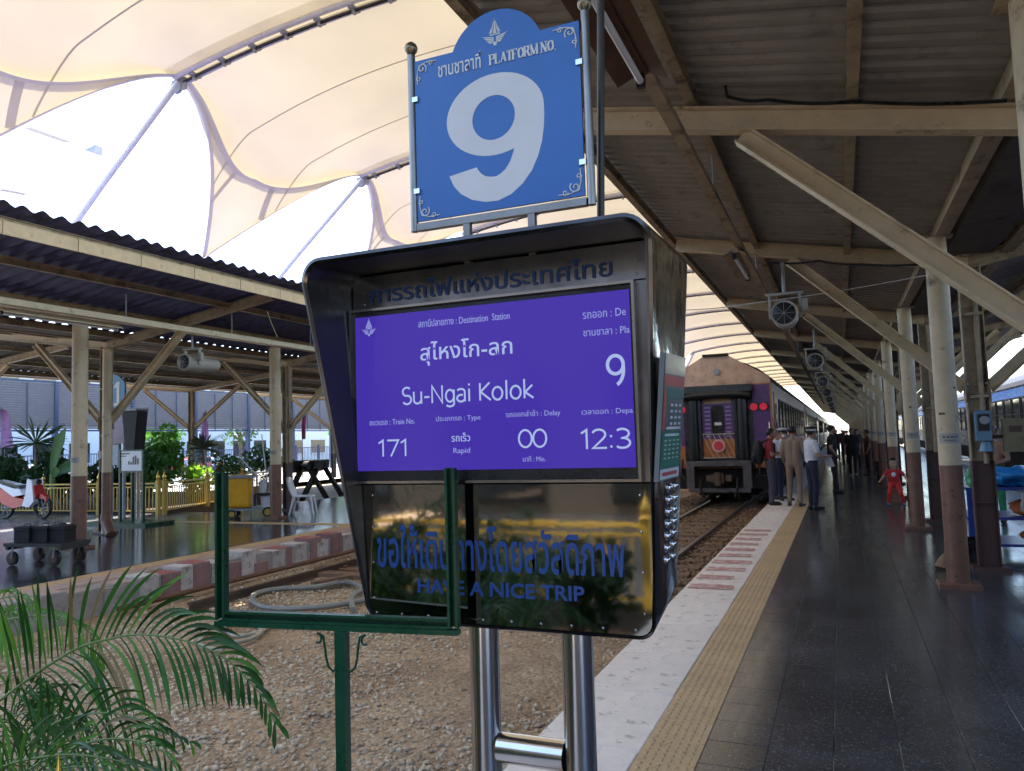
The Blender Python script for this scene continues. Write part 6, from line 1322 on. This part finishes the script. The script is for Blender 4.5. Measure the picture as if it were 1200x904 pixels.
for i, (x, y, h, r, lb) in enumerate(((-44, 16, 4.5, 2.2, 'pale leafy street tree beyond the spiky plant'), (-45, 27, 5, 2.4, 'leafy street tree beyond the far kiosk'), (-43, 39, 4.2, 2.0, 'small street tree beyond the lilac flag'), (-46, 50, 5, 2.6, 'street tree beyond the cleaning cart'), (-44, 62, 4.6, 2.2, 'street tree beyond the furled flag'))): tree(x, y, h, r, lb, LEAFB if i % 2 == 0 else LEAFG)
sp_, _ = person((-31.5, 30.5, -.3), R(-90), 'person in pale blue shirt standing by the street railing', 1.7, cloth('pale_blue_shirt', (.30, .42, .62)), NV, voxel=.028)
for i, (x, y, lb) in enumerate(((-32.5, 33.4, 'person by the railing right of the pale blue shirt'), (-37.0, 38, 'person walking on the street behind the white chair'), (-36.5, 41, 'person walking further along the street'), (-37.5, 24, 'person on the street behind the lilac flag'))): dup(sp_, (x, y, -.3), R(40*i), lb)
def car(loc, mm, label, rz=90):
    t = thing('parked_car', label, 'car', loc, R(rz), 'cars on the street'); W_ = dict(world=False)
    MB().prism([(-2.1, .35), (2.1, .35), (2.15, .62), (2.0, .82), (1.1, .92), (.55, 1.38), (-.95, 1.42), (-1.55, .98), (-2.1, .90)], -.82, .82).part('body', mm, t, **W_)
    MB().prism([(1.0, .95), (.52, 1.33), (-.90, 1.36), (-1.40, 1.0)], -.835, .835).part('side_window', GLASS, t, **W_)
    for a in (-1.3, 1.3):
        for b in (-.75, .75): MB().lathe([(.31, -.1), (.33, -.08), (.33, .08), (.31, .1)], (a, b, .33), 18, 'y').part('wheel', RUBBER, t, **W_)
car((-46.5, 22, -.34), WHP, 'white car on the street seen through the railing'); car((-46.5, 34, -.34), mat('car_silver', (.4, .42, .45), .3, .5), 'silver car on the street beyond the bushes'); car((-46.3, 46, -.34), RDP, 'red car on the street beyond the white chair')
# slender steel trusses and beams above the far left, washed out against the sky
t = thing('service_gantry', 'thin pale steel gantry against the white sky at upper left', 'gantry', (-21, 12, 0))
for (a, b) in (((32, 146), (80, 163)), ((0, 218), (30, 224))): A_ = PX(a[0], a[1], -21); B_ = PX(b[0], b[1], -21); MB().beam(A_, B_, .25, .22).part('beam', PWHITE, t)
for u, v in ((22, 155), (64, 160), (45, 190)): A_ = PX(u, v, -21); MB().tube([A_, (A_.x, A_.y, A_.z-2.4)], .02, 6).part('hanger', PWHITE, t)
t2_ = thing('floodlight', 'small grey floodlight hanging against the sky at upper left', 'floodlight', PX(106, 175, -19)); A_ = PX(106, 175, -19)
MB().prism([(A_.x-.28, A_.z+.03), (A_.x+.20, A_.z+.10), (A_.x+.16, A_.z-.16)], A_.y, A_.y+.25).part('housing', GREYP, t2_); MB().tube([(A_.x, A_.y+.1, A_.z+.08), (A_.x-.2, A_.y+.1, A_.z+.6)], .015, 6).part('arm', GREYP, t2_)
# ------------------------------------------------------------------ behind the viewer: garden fence, station hall, additions for a dark reflection
fence('golden fence closing the palm garden behind the viewer', (-7.9, -3.1, -.02), (-1.75, -3.1, -.02), mm=YEL)
fence('golden garden fence beside the lower left palm', (-2.75, 1.1, -.12), (-2.02, 1.5, -.12), mm=YEL, h=.58)
WALLH = mat('hall_wall', (.05, .042, .035), .7, var=.2)  # unseen hall blocks light; dark wall colour stands in for its dimness
t = thing('station_hall', 'unseen dark-coloured station hall behind the viewer with dark openings', 'building', (0, -14, 0))
MB().box(-45, 14, -14.6, -14.2, -.3, 7.5).part('wall', WALLH, t)
for k in range(12): xx = -42+k*4.6; MB().box(xx, xx+2.8, -14.18, -14.12, 0, 3.4).part('opening', GLASS, t)
for k in range(13): xx = -43.2+k*4.6; MB().box(xx-.25, xx+.25, -5.2, -4.7, -.02, 4.6).part('pillar', WALLH, t)

m = MB(); m.box(-8.43, -1.63, -12, -3.35, -.3, -.02); m.part('concourse_floor', TERRL, kind='structure')  # dark slab added out of view to darken the steel panel's reflection
for i, (x, y, lb) in enumerate(((-2.3, -2.5, 'unseen dark shrub added by the golden fence post to darken the mirror'), (-3.3, -2.55, 'unseen dark shrub added left of the first rear garden shrub'), (-4.3, -2.5, 'unseen dark shrub added in the middle of the rear fence'), (-5.3, -2.55, 'unseen dark shrub added toward the far end of the rear fence'), (-6.4, -2.5, 'unseen dark shrub added at the far end of the rear fence'))):
    shrub((x, y, -.31), (.55, .35, .42), 500, .14, GA, lb, group='unseen shrubs added to darken the mirrored view')  # shrubs added out of view so the steel panel mirrors something dark
